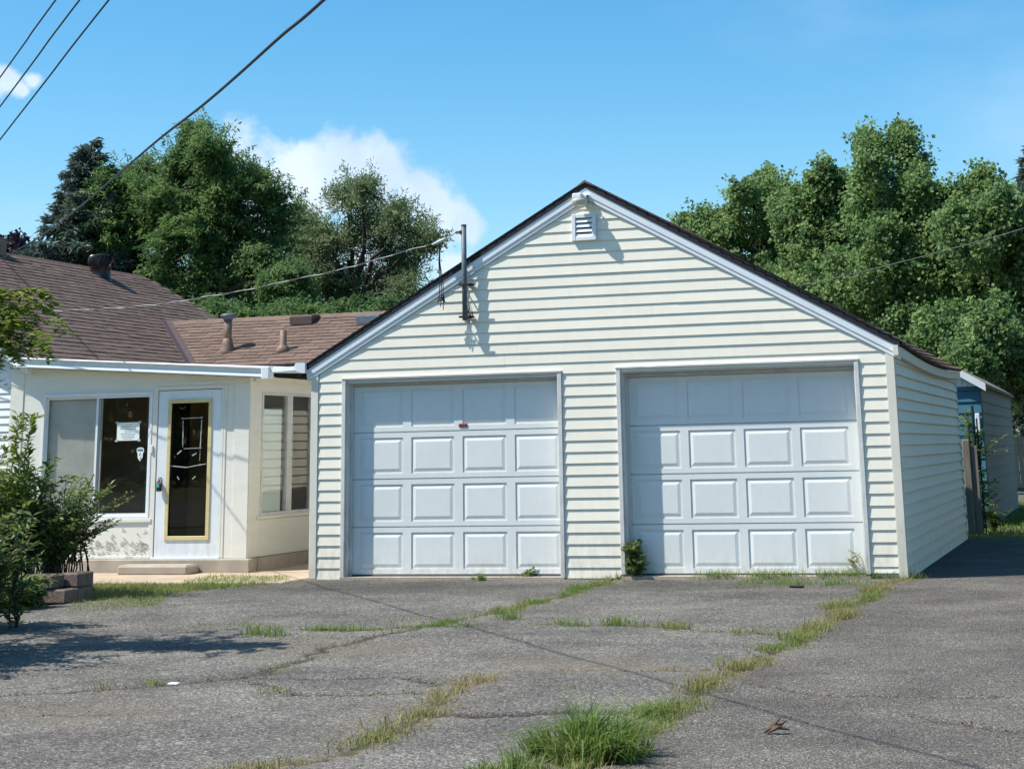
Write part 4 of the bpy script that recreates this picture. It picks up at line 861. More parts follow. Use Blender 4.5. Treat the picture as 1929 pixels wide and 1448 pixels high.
def lockbox():
    c = atY(301, 916, 0.97); T = thing('lockbox', 'black lockbox with teal cap hanging on the porch door handle', 'lockbox', (c[0], .96, c[2] - .05))
    MB().bbox(c[0] - .032, c[0] + .032, .93, .975, c[2] - .062, c[2] + .045, .008).build('case', 'lockbox_black', T)
    MB().bbox(c[0] - .026, c[0] + .018, .921, .9295, c[2] - .012, c[2] + .022, .003).build('cap', 'teal_plastic', T)
    MB().tube([(c[0] - .02, .955, c[2] + .045), (c[0] - .02, .955, c[2] + .085), (c[0], .955, c[2] + .10), (c[0] + .02, .955, c[2] + .085), (c[0] + .02, .955, c[2] + .045)], .005, 8).build('shackle', 'alu', T)
lockbox()
def doorstep():
    b = MB(); a, c = gnd(238, 1084), gnd(408, 1076)
    b.bbox(-2.98, -1.98, 0.60, 0.918, GZ + 0.0, 0.045, 0.025); o = b.build('doorstep', 'concrete'); tag(o, 'low worn concrete step in front of the porch door', 'step')
doorstep()

# ------------------------------------------------------------------ shed, fences and poles behind the garage
def build_shed():
    S = thing('shed', 'teal garden shed with grey side wall and white gable behind the garage', 'shed', (5.3, 16.5, GZ))
    X0, X1, Y0, Y1, E_ = 3.6, 7.12, 11.98, 21.0, 2.27
    w = MB(); w.box(X0, X1 - .002, Y0 + .002, Y1, GZ, E_); w.build('wall', 'shed_grey', S)
    z = GZ; 
    while z < E_ - 0.02:
        z1 = min(z + 0.19, E_)
        lap_board(S, 'x', Y0, -1, X0, X1 - .01, X0, X1 - .01, z, z1, 'teal_paint', lip=.03, top=.006)
        lap_board(S, 'y', X1, 1, Y0 + .0, Y1, Y0, Y1, z, z1, 'shed_grey', lip=.025, top=.006); z += 0.19
    rx = 6.64; pz = 0.60; g = MB(); zt = E_ + (X1 - rx) * pz
    g.hexa([(X0, Y0 - .02, E_), (X1, Y0 - .02, E_), (rx, Y0 - .02, zt), (X0, Y0 - .02, E_ + .1)], [(X0, Y0 + .1, E_), (X1, Y0 + .1, E_), (rx, Y0 + .1, zt), (X0, Y0 + .1, E_ + .1)]); g.build('gable', 'white_vinyl', S)
    for k in range(3): MB().bbox(6.66 + k * .09, 6.72 + k * .09, Y0 - .035, Y0 - .021, E_ + .01, max(E_ + .02, E_ + (X1 - 6.72 - k * .09) * pz - .02), .003).build('gable_batten', 'white_vinyl', S)
    R = MB()
    for s, xe in ((1, X1 + .1), (-1, X0 - .1)):
        ze = zt - abs(xe - rx) * (pz if s > 0 else .07) + .10; A = [(rx, Y0 - .15, zt + .10), (xe, Y0 - .15, ze), (xe, Y0 - .15, ze - .05), (rx, Y0 - .15, zt + .05)]; B = [(p[0], Y1 + .15, p[2]) for p in A]
        R.hexa(*((A, B) if s < 0 else (B, A)))
    R = R.build('roof', 'grey_wood', S)
    for s, xe in ((1, X1 + .1), (-1, X0 - .1)):
        ze = zt - abs(xe - rx) * (pz if s > 0 else .07) + .10; A = [(rx, Y0 - .175, zt + .10), (xe, Y0 - .175, ze), (xe, Y0 - .175, ze - .13), (rx, Y0 - .175, zt - .03)]; B = [(p[0], Y0 - .152, p[2]) for p in A]
        b = MB(); b.hexa(*((A, B) if s < 0 else (B, A))); b.build('rake_board', 'white_metal', R)
    MB().box(X1 + .03, X1 + .095, Y0 - .14, Y1 + .1, E_ - .01, E_ + .085 - .04).build('eave_fascia', 'pale_wood', R)
    a = atY(1842, 795, Y0 - .05); MB().bbox(a[0] - .04, a[0] + .04, Y0 - .07, Y0 - .04, a[2] - .18, a[2] + .15, .01).build('thermometer', 'white_metal', S)
build_shed()
def fence():
    g = gnd(1915, 918); Y = g[1]; F = thing('picket_fence', 'weathered grey board fence beyond the far path', 'fence', (g[0], Y, GZ))
    rg = random.Random(8); x = g[0] - 1.2
    for k in range(34):
        h = 1.53 + rg.uniform(-.03, .03); b = MB(); w = .135
        A = [(x, Y, GZ), (x + w, Y, GZ), (x + w, Y, GZ + h - .03), (x + w - .025, Y, GZ + h), (x + .025, Y, GZ + h), (x, Y, GZ + h - .03)]
        b.hexa(A, [(p[0], Y + .02, p[2]) for p in A]); b.build('picket', 'pale_wood', F); x += .15
    for z in (.4, 1.2): MB().box(g[0] - 1.2, x, Y + .0205, Y + .06, GZ + z, GZ + z + .09).build('rail', 'grey_wood', F)
fence()
def near_posts():
    g = gnd(1826, 1007); Y = g[1]
    a, c = atY(1814, 830, Y), atY(1838, 830, Y)
    T = thing('fence_post', 'weathered wooden fence post and board at the back garage corner', 'post', (a[0], Y, GZ))
    MB().bbox(a[0] - .02, a[0] + .10, Y - .02, Y + .09, GZ, a[2] + .02, .012).build('post', 'grey_wood', T)
    MB().bbox(a[0] + .105, c[0] + .01, Y + .02, Y + .045, GZ, c[2] - .08, .006).build('board', 'grey_wood', T)
    b = MB(); p = atY(1831, 764, Y + .3); q = gnd(1842, 1000)
    T2 = thing('garden_pole', 'thin dark green metal pole standing beside the wooden post', 'pole', (p[0], Y + .3, GZ))
    b.tube([(p[0] - .01, Y + .3, GZ), (p[0], Y + .3, p[2])], .022, 8); b.build('shaft', 'green_metal', T2)
    b = MB(); b.tube([(p[0] + .07, Y + .34, GZ), (p[0] + .05, Y + .34, p[2] - .2)], .014, 6); b.tube([(p[0], Y + .3, 1.35), (p[0] + .055, Y + .34, 1.35)], .01, 6); b.build('stay', 'green_metal', T2)
near_posts()

# ------------------------------------------------------------------ wires
def cable(name, label, pts, r, m, group=None, n=6, samples=10):
    # smooth Catmull-Rom through the points
    P = [np.array(p, float) for p in pts]; P = [2 * P[0] - P[1]] + P + [2 * P[-1] - P[-2]]; out = []
    for i in range(1, len(P) - 2):
        for k in range(samples):
            t = k / samples; a, b, c, d = P[i - 1], P[i], P[i + 1], P[i + 2]
            out.append(0.5 * ((2 * b) + (c - a) * t + (2 * a - 5 * b + 4 * c - d) * t * t + (3 * b - a - 3 * c + d) * t ** 3))
    out.append(P[-2]); b = MB(); b.tube(out, r, n); o = b.build(name, m, smooth=True); tag(o, label, 'cable', group); return out
def inv(u0, v0, d0, u1, v1, d1, t):
    """point on the straight 3D line through two pixel+distance anchors"""
    a, b = atD(u0, v0, d0), atD(u1, v1, d1); return a + (b - a) * t
pts = []
for (u, v) in ((0, 490), (75, 446), (150, 390), (225, 326), (300, 262), (380, 200), (450, 140), (530, 68), (610, 0)):
    iv = 1 / 29 + (1 / 9.2 - 1 / 29) * (u / 610.0); pts.append(atD(u, v, 1 / iv))
pole = np.array([12.5, -30.0, 8.2])
dd = (pts[-1] - pts[0]) / np.linalg.norm(pts[-1] - pts[0]); ext = [pts[-1] + dd * s_ + np.array([0, 0, .012 * s_ * s_]) for s_ in (3, 7, 12, 17)]
cable('service_cable', 'thick black overhead cable running down to the chimney', [atD(-60, 522, 33), *pts, *ext], 0.0100, 'cable_black')
ends = []
for k, (a, b, d1) in enumerate((((0, 146), (105, 0), 50), ((0, 201), (150, 0), 47), ((0, 263), (205, 0), 45))):
    P0 = atD(*a, 60); P1 = atD(*b, d1); d = P1 - P0; q = P0 + d * ((-30 - P0[1]) / d[1]); ends.append(q)
    cable('power_line', 'thin overhead power line crossing the sky, one of three parallel lines', [P0 - d * 1.5, P0, (P0 + P1) / 2, P1, (P1 + q) / 2 - [0, 0, .3], q], 0.027, 'cable_thin', 'three parallel power lines', n=5)
def utility_pole():
    c = np.mean(ends, 0); T = thing('utility_pole', 'tall wooden utility pole carrying the power lines across the road', 'pole', (c[0], c[1], GZ))
    MB().tube([(c[0], c[1] - .3, GZ - .5), (c[0], c[1] - .3, c[2] + 1)], [.2, .13], 12).build('shaft', 'grey_wood', T)
    x0, x1 = min(e[0] for e in ends), max(e[0] for e in ends); z0, z1 = [sorted(ends, key=lambda e: e[0])[i][2] for i in (0, -1)]
    MB().tube([(x0 - .2, c[1], z0 - .08), (x1 + .2, c[1], z1 - .08)], .07, 6).build('crossarm', 'grey_wood', T)
utility_pole()
mast_top = np.array([1.90, -0.115, 3.909]); pts = [mast_top]
for (u, v) in ((830, 455), (760, 474), (700, 492), (620, 513), (550, 527), (470, 545), (400, 557), (340, 567), (290, 574), (200, 581), (100, 585), (0, 584), (-120, 574)):
    pts.append(atY(u, v, -0.17 + (865 - u) / 865 * 0.75))
path = cable('house_feed', 'twisted pale cable sagging from the garage mast to the house', pts, 0.0050, 'cable_grey', samples=14)
def twisted():
    # bright bare strand wound round the feed: its lit turns read as dashes
    P = np.array(path); s = np.concatenate([[0], np.cumsum(np.linalg.norm(np.diff(P, axis=0), axis=1))]); L = s[-1]
    q = np.arange(0.4, L, 0.03); C = np.stack([np.interp(q, s, P[:, i]) for i in range(3)], 1); ph = q / 0.5 * 2 * math.pi
    H = C + np.stack([0 * q, -np.cos(ph) * 0.0055, np.sin(ph) * 0.0055], 1)
    b = MB(); b.tube(H, 0.0040, 5); o = b.build('bare_strand', 'alu', smooth=True); tag(o, 'bright bare strand wound round the sagging house cable', 'cable')
    c = atY(828, 455, -0.17); T = MB(); a = atY(838, 450, -.17); e = atY(814, 461, -.17); T.tube([e, c, a], [.012, .026, .014], 8); o = T.build('cable_clamp', 'alu'); tag(o, 'pale wedge clamp on the cable beside the garage mast', 'clamp')
    d = MB(); rg = random.Random(9)
    for k in range(3):
        x = c[0] + k * .008; top = c + [0, 0, -.01]
        zb = atY(828, 572 + 6 * k, -.17)[2]; d.tube([top, (x - .01, -.17, top[2] - .25), (x + .012 * k, -.16, top[2] - .5), (x + .01 + .02 * (k - 1), -.17, zb + .06), (x + .03 * (k - 1), -.17, zb)], .0055, 5)
    z2 = atY(828, 572, -.17)[2]; d.tube([(c[0] - .02, -.17, z2 + .05), (c[0] + .02, -.15, z2 + .07), (c[0] + .06, -.17, z2 + .02), (c[0] + .05, -.19, z2 + .1)], .011, 6); d.tube([(c[0] - .03, -.17, z2 + .03), (c[0] + .03, -.16, z2 + .045)], .016, 6)
    o = d.build('hanging_wires', 'cable_black'); tag(o, 'loose dark wire ends hanging from the cable clamp', 'wire')
twisted()
cable('telephone_line', 'thin grey line crossing in front of the maples behind the garage', [atD(1440, 549, 36), atD(1530, 533, 35), atD(1640, 508, 34), atD(1780, 472, 33), atD(1929, 430, 32), atD(2200, 340, 30)], 0.0085, 'cable_grey', n=5)

# ------------------------------------------------------------------ trees
def limb(b, a, c, r0, r1, rg, seg=6, wob=0.12, n=7):
    a = np.array(a, float); c = np.array(c, float); L = np.linalg.norm(c - a); P = []
    for i in range(seg + 1):
        t = i / seg; q = a + (c - a) * t + np.array([0, 0, 0.10 * L * math.sin(math.pi * t)]) * (0.6 if i not in (0, seg) else 0)
        if 0 < i < seg: q = q + rg.normal(0, wob * L / seg, 3)
        P.append(q)
    b.tube(P, list(np.linspace(r0, r1, seg + 1)), n, caps=False); return P
def leafy_tree(label, lobes, Y, style, seed, n_leaf=34000, trunk_px=None, name='tree', cat='tree', group=None, lsize=0.16, cl_r=0.45, density_in=0.62, flat=0.6, hole=-0.55):
    """lobes: (u, v, radius px) on the plane at depth Y with a jitter in depth"""
    rg = np.random.default_rng(seed); Lb = []
    for (u, v, r) in lobes:
        y = Y + rg.uniform(-1.5, 1.5); c = atY(u, v, y); dist = np.dot(c - CAM, CF); Lb.append((c, r * dist / FPX))
    prim = list(Lb); Lb2 = []
    for c, r in prim:
        Lb2.append((c, r * 0.80))
        for d in unit(rg.normal(0, 1, (7, 3)) + np.array([0, -0.25, 0.25])):
            Lb2.append((c + d * r * rg.uniform(0.55, 0.80), r * rg.uniform(0.26, 0.46)))
    cen = np.mean([c for c, r in Lb], 0)
    bx = atY(*trunk_px, Y)[0] if trunk_px else cen[0]
    T = thing(name, label, cat, (bx, Y, GZ), group)
    tot = sum(r ** 1.8 for c, r in Lb2); CL = []; SZ = []
    nclus = max(60, int(n_leaf / 60))
    for c, r in Lb2:
        k = max(4, int(nclus * r ** 1.8 / tot)); d = unit(rg.normal(0, 1, (k, 3))); rad = r * (density_in + (1.05 - density_in) * rg.uniform(0, 1, k) ** 0.7)
        # uneven outline: low order lumps
        lump = 1 + 0.16 * np.sin(d[:, 0] * 5 + seed) * np.sin(d[:, 2] * 6 + 2 * seed) + 0.10 * np.sin(d[:, 1] * 9 + d[:, 2] * 7 + seed)
        CL.append(c + d * (rad * lump)[:, None] * np.array([1, 1, 0.95])); SZ.append(np.full(k, cl_r * .8) * rg.uniform(0.5, 1.4, k))
    CL = np.concatenate(CL); SZ = np.concatenate(SZ)
    nz = np.sin(CL[:, 0] * 1.9 + seed) * np.sin(CL[:, 2] * 2.3 + .7 * seed) + 0.6 * np.sin(CL[:, 0] * 3.7 + CL[:, 2] * 3.1 + seed) * np.sin(CL[:, 1] * 2.1)
    ok = (CL[:, 2] > GZ + 0.6) & (nz > hole); CL = CL[ok]; SZ = SZ[ok]; k = len(CL); per = max(10, n_leaf // k)
    tint_c = np.clip(rg.normal(0.45, 0.28, k), 0, 1)
    # leaves round each cluster
    idx = np.repeat(np.arange(k), per); n = len(idx)
    sp = {'maple': ((0, 0, 0.75), 0.7, 1.0), 'locust': ((0, 0, -0.05), 1.0, 1.5), 'willow': ((0, 0, 0.55), 0.9, 1.15)}[style]
    ax = unit(unit(CL - cen) * sp[1] + np.array(sp[0]) + rg.normal(0, 0.45, (k, 3))); ln_c = SZ * sp[2] * np.exp(np.clip(rg.normal(0.1, 0.4, k), -1, .6))
    tt = rg.uniform(-0.5, 1.0, n); off = ax[idx] * (tt * ln_c[idx])[:, None] + rg.normal(0, 0.46, (n, 3)) * (SZ[idx] * (1.05 - 0.75 * np.clip(tt, 0, 1)))[:, None] * np.array([1.1, 1.1, flat])
    pos = CL[idx] + off; outw = unit(CL[idx] - cen + off * 2)
    if style == 'maple':
        dirs = unit(rg.normal(0, 1, (n, 3)) + np.array([0, 0, -0.5])); nor = unit(rg.normal(0, 0.75, (n, 3)) + outw * 0.5 + np.array([0, 0, 0.8]))
        ln = rg.uniform(0.75, 1.3, n) * lsize; wd = ln * rg.uniform(0.75, 1.0, n)
    elif style == 'locust':
        dirs = unit(outw * np.array([1, 1, 0.2]) + rg.normal(0, 0.6, (n, 3)) + np.array([0, 0, -0.25])); nor = unit(rg.normal(0, 0.35, (n, 3)) + np.array([0, 0, 1.0]))
        ln = rg.uniform(0.8, 1.5, n) * lsize * 1.3; wd = ln * rg.uniform(0.30, 0.42, n)
    else:  # willow-like fine, hanging and upright sprays
        dirs = unit(outw * 0.5 + rg.normal(0, 0.7, (n, 3)) + np.array([0, 0, 0.15])); nor = unit(rg.normal(0, 1, (n, 3)))
        ln = rg.uniform(0.8, 1.5, n) * lsize * 1.05; wd = ln * rg.uniform(0.22, 0.34, n)
    v, f = leaves(pos, dirs, nor, ln, wd); tint = np.clip(tint_c[idx] + rg.normal(0, 0.16, n), 0, 1)
    b = MB(); top = cen.copy(); base = np.array([bx, Y, GZ - 0.2]); H = top[2] - GZ; r0 = 0.05 + 0.028 * H
    mid = np.array([bx * 0.6 + cen[0] * 0.4, Y, GZ + H * 0.55])
    limb(b, base, mid, r0, r0 * 0.7, rg, 6, 0.05, 10); limb(b, mid, top + [0, 0, H * 0.08 if H > 9 else -.1], r0 * 0.7, r0 * 0.25, rg, 6, 0.08, 8)
    for c, r in Lb:
        st = mid + (top - mid) * rg.uniform(0, 0.7); limb(b, st, c, r0 * 0.42, r0 * 0.12, rg, 6)
    b.build('trunk', 'bark', T, smooth=True)
    tw = MB()
    for c, r in Lb:
        dd = np.linalg.norm(CL - c, axis=1); pick = np.argsort(dd)[: max(10, int(len(CL) / len(Lb)))]
        for j in rg.choice(pick, min(16, len(pick)), replace=False): limb(tw, c, CL[j], r0 * 0.10, r0 * 0.03, rg, 4, 0.15, 4)
    tw.build('branches', 'bark', T)
    raw_mesh('crown', v, f, 4, {'maple': 'leaf_maple', 'locust': 'leaf_locust', 'willow': 'leaf_willow'}[style] if style in ('maple', 'locust', 'willow') else style, T, dict(tint=np.repeat(tint, 4)))
    return T
def purple_fix(T): 
    for c in T.children:
        if c.name.startswith('crown'): c.data.materials[0] = MATS['leaf_purple']
def spruce(label, u, vtop, vbase_r, Y, seed, name='spruce_tree', rmax_px=150, n=26000, lean=0):
    rg = np.random.default_rng(seed); t = atY(u, vtop, Y); H = t[2] - GZ; dist = np.dot(t - CAM, CF); RM = rmax_px * dist / FPX
    T = thing(name, label, 'tree', (t[0], Y, GZ))
    b = MB(); b.tube([(t[0], Y, GZ - .2), (t[0], Y, GZ + H * .5), (t[0], Y, t[2] - .1)], [0.05 + .02 * H, .035 + .01 * H, 0.02], 9); b.build('trunk', 'bark', T, smooth=True)
    br = MB(); C_, D_, N_, Ln, Tn = [], [], [], [], []
    nb = 190
    for i in range(nb):
        h = 1 - (i / nb) ** 0.85 * 0.92; z = GZ + H * h * 0.985 + rg.uniform(-.1, .1); az = i * 2.39996 + rg.normal(0, .25)
        L = RM * (1 - h) ** 0.8 * rg.uniform(0.72, 1.12) + 0.18
        d = np.array([math.cos(az), math.sin(az), 0]); P = [np.array([t[0], Y, z])]; seg = 6
        for s in range(1, seg + 1):
            q = s / seg; P.append(np.array([t[0], Y, z]) + d * L * q + np.array([0, 0, L * (0.22 * (1 - h) * 0 + 0.12 * q - 0.42 * q * q + 0.22 * q ** 3 * 1.3)]))
        br.tube(P, list(np.linspace(.035 + .01 * L, .008, seg + 1)), 5, caps=False)
        m = int(34 + 75 * L); q = rg.uniform(0.06, 1.0, m) ** 0.8 * seg; k = np.minimum(q.astype(int), seg - 1); fr = (q - k)[:, None]; PP = np.array(P)
        c = PP[k] * (1 - fr) + PP[k + 1] * fr; sd = np.cross(d, [0, 0, 1.0]); sg = rg.choice([-1, 1], m)[:, None]
        w = (1 - q / seg * 0.75)[:, None] * L * 0.22
        c = c + sd * sg * w * rg.uniform(0, 1, (m, 1)) + rg.normal(0, .04, (m, 3)); C_.append(c)
        D_.append(unit(d * 0.9 + sd * sg * 0.8 + rg.normal(0, .35, (m, 3)) + np.array([0, 0, -.25]))); N_.append(unit(rg.normal(0, .5, (m, 3)) + [0, 0, 1])); Tn.append(np.clip(rg.normal(.3 + .35 * rg.uniform(), .2, m), 0, 1))
    br.build('branches', 'bark', T)
    C_ = np.concatenate(C_); D_ = np.concatenate(D_); N_ = np.concatenate(N_); Tn = np.concatenate(Tn); m = len(C_)
    rep = 2; C_ = np.repeat(C_, rep, 0) + rg.normal(0, .05, (m * rep, 3)); D_ = unit(np.repeat(D_, rep, 0) + rg.normal(0, .3, (m * rep, 3))); N_ = np.repeat(N_, rep, 0); Tn = np.repeat(Tn, rep); m *= rep
    v, f = leaves(C_, D_, N_, rg.uniform(.18, .34, m), rg.uniform(.06, .10, m)); raw_mesh('crown', v, f, 4, 'leaf_spruce', T, dict(tint=np.repeat(Tn, 4)))
    return T
spruce('blue-grey spruce with drooping boughs behind the house chimney', 172, 266, 0, 30, 4, rmax_px=265)
leafy_tree('spreading feathery locust tree between the spruce and the tall locust', [(215, 375, 50), (262, 345, 38), (300, 385, 55), (235, 440, 65), (170, 450, 40), (300, 460, 60), (250, 530, 70), (330, 330, 28)], 31, 'locust', 12, 60000, (255, 600), 'locust_tree', lsize=.105, cl_r=.42, flat=.42)
leafy_tree('tall dark feathery locust tree rising behind the wing roof', [(372, 262, 24), (400, 285, 36), (350, 310, 24), (400, 340, 66), (345, 385, 62), (455, 365, 58), (475, 420, 60), (410, 440, 85), (340, 480, 60), (500, 490, 62), (430, 530, 90), (540, 545, 55), (350, 560, 60), (490, 580, 70)], 29, 'locust', 14, 105000, (410, 620), 'locust_tree', lsize=.105, cl_r=.42, flat=.38)
leafy_tree('airy pale green tree with fine leaves beside the garage mast', [(575, 430, 40), (655, 385, 34), (690, 365, 22), (620, 460, 58), (690, 440, 60), (745, 420, 38), (785, 445, 32), (755, 490, 46), (805, 455, 20), (640, 530, 62), (580, 510, 50), (700, 545, 66), (770, 545, 34), (560, 565, 50), (640, 605, 70), (720, 590, 50), (545, 455, 34), (535, 520, 42), (500, 470, 26)], 36, 'willow', 16, 85000, (690, 640), 'birch_tree', lsize=0.12, cl_r=.5, density_in=.3, flat=.8, hole=-.9)
purple_fix(leafy_tree('dark purple-leaved tree beyond the chimney', [(0, 470, 40), (30, 480, 30), (-50, 470, 60), (50, 500, 30), (70, 490, 24)], 40, 'maple', 18, 9000, (-20, 600), 'plum_tree'))
leafy_tree('low dark locust thicket tree filling behind the wing roof ridge', [(470, 600, 60), (560, 610, 55), (640, 620, 60), (720, 610, 50), (390, 610, 50)], 25, 'locust', 19, 26000, (440, 660), 'locust_tree', lsize=.10, cl_r=.4)
leafy_tree('rounded maple at the low end of the tree row behind the garage ridge', [(1310, 430, 36), (1350, 440, 52), (1420, 390, 62), (1446, 340, 18), (1450, 372, 42), (1395, 480, 90), (1470, 470, 80), (1330, 500, 60), (1480, 560, 90), (1500, 430, 60), (1540, 520, 90), (1400, 560, 90)], 42, 'maple', 22, 76000, (1420, 700), 'maple_tree', lsize=.125, hole=-1.1)
leafy_tree('full crowned maple left of the two tallest maple spires', [(1552, 332, 16), (1545, 365, 40), (1520, 410, 62), (1590, 380, 50), (1560, 470, 90), (1610, 450, 70), (1520, 540, 80), (1600, 570, 100), (1640, 650, 100), (1500, 420, 50), (1620, 420, 60), (1560, 640, 100)], 38, 'maple', 24, 92000, (1570, 800), 'maple_tree', lsize=.125, hole=-1.1)
leafy_tree('tall maple with two pointed spires behind the garage eave', [(1638, 272, 13), (1640, 295, 20), (1645, 330, 34), (1655, 390, 52), (1698, 255, 12), (1704, 280, 20), (1712, 320, 33), (1722, 365, 44), (1725, 420, 60), (1670, 470, 75), (1745, 490, 75), (1690, 560, 95), (1740, 640, 100), (1700, 720, 80), (1780, 430, 50), (1790, 500, 70), (1800, 620, 90), (1620, 520, 70)], 34, 'maple', 26, 110000, (1720, 900), 'maple_tree', lsize=.12, hole=-1.1)
leafy_tree('broad maple rising above the teal shed', [(1850, 346, 14), (1845, 372, 32), (1800, 400, 42), (1880, 400, 48), (1830, 450, 70), (1920, 440, 70), (1880, 520, 90), (1810, 560, 70), (1960, 540, 90), (1860, 620, 80), (1940, 660, 90), (1770, 440, 50), (1780, 520, 70), (1800, 660, 80)], 32, 'maple', 28, 96000, (1990, 900), 'maple_tree', lsize=.12, hole=-1.1)
leafy_tree('smaller bright maple leaning over the back of the shed', [(1850, 640, 50), (1890, 700, 62), (1820, 690, 48), (1930, 720, 60), (1870, 590, 36)], 27, 'maple', 30, 30000, (1990, 900), 'maple_tree', lsize=.105, cl_r=.36)
spruce('dark spruce top showing beyond the broad maple', 1942, 270, 0, 44, 31, rmax_px=110)

# trees across the road behind the camera, which the porch windows mirror
def back_row():
    src = [o for o in bpy.data.objects if o.parent is None and o.name.startswith('maple_tree')]
    for k, (x, y, s) in enumerate(((-30, -58, 0), (-18, -64, 1), (-6, -60, 0), (7, -66, 1), (20, -60, 0), (-44, -62, 1), (-58, -58, 0), (34, -62, 1), (-74, -60, 0), (48, -60, 0))):
        r = src[s].copy(); COL.objects.link(r); r.location = (x, y, GZ); r.rotation_euler = (0, 0, 1.7 * k); r['label'] = 'leafy maple in the row across the road'; r['group'] = 'maples across the road'
        for c in src[s].children:
            q = c.copy(); COL.objects.link(q); q.parent = r
back_row()
def shade_row():  # unseen spruces added to block sky light from the garage side wall
    src = next(o for o in bpy.data.objects if o.parent is None and o.name.startswith('spruce_tree') and o.location.x > 0)
    for k, y in enumerate((4.5, 9.0, 13.5, 18.0)):
        r = src.copy(); COL.objects.link(r); r.location = (13.6 + .5 * (k % 2), y, GZ); r.rotation_euler = (0, 0, 1.3 * k); r['label'] = 'unseen dark spruce added along the lane to shade the garage side wall'; r['group'] = 'added shading spruces'
        for c in src.children:
            q = c.copy(); COL.objects.link(q); q.parent = r
shade_row()

def added_hedge():  # unseen hedge, put in to block low sky from the porch window reflections
    n = 42000; P = np.stack([RNG.uniform(-95, 60, n), -70 + RNG.normal(0, 1.2, n), GZ + 7.5 * RNG.uniform(0, 1, n) ** .8], 1); P[:, 2] *= 1 + .18 * np.sin(P[:, 0] * .4) + .1 * np.sin(P[:, 0] * 1.1)
    v, f = leaves(P, unit(RNG.normal(0, 1, (n, 3))), unit(RNG.normal(0, 1, (n, 3))), RNG.uniform(.5, 1.1, n), RNG.uniform(.35, .8, n))
    o = raw_mesh('added_hedge', v, f, 4, 'leaf_maple', None, dict(tint=np.repeat(RNG.uniform(0, .6, n), 4))); o['kind'] = 'stuff'; o['label'] = 'dense unseen hedge added across the road to darken the window reflections'; o['category'] = 'hedge'
added_hedge()

# ------------------------------------------------------------------ planter and shrubs
def planter():
    c = gnd(122, 1137); T = thing('planter_wall', 'low brown retaining wall of stacked blocks under the shrub', 'planter', (c[0], c[1], GZ))
    rg = random.Random(6); me = None
    for row in range(2):
        for k in range(9):
            x1 = c[0] - k * .31 - (0.15 if row else 0) ; x0 = x1 - .30; y = c[1] + rg.uniform(-.012, .012) - k * .10; z = GZ + row * .145
            b = MB(); b.bbox(x0, x1, y, y + .22, z, z + .14, .014); b.build('block', 'block', T)
        for k in range(1):
            y0 = c[1] + .23 + k * .31; b = MB(); b.bbox(c[0] - .22 + rg.uniform(-.01, .01), c[0] + .0, y0, y0 + .30, GZ + row * .145, GZ + row * .145 + .14, .014); b.build('block', 'block', T)
    s = MB(); s.box(c[0] - 2.6, c[0] - .221, c[1] + .221, c[1] + .53, GZ - .02, GZ + .24); s.build('soil', 'soil', T)
    a = gnd(158, 1112); r = MB(); r.bbox(a[0] - .11, a[0] + .10, a[1] - .08, a[1] + .1, GZ - .03, GZ + .07, .04); o = r.build('stone', 'block'); tag(o, 'dark loose stone at the corner of the planter wall', 'stone')
planter()
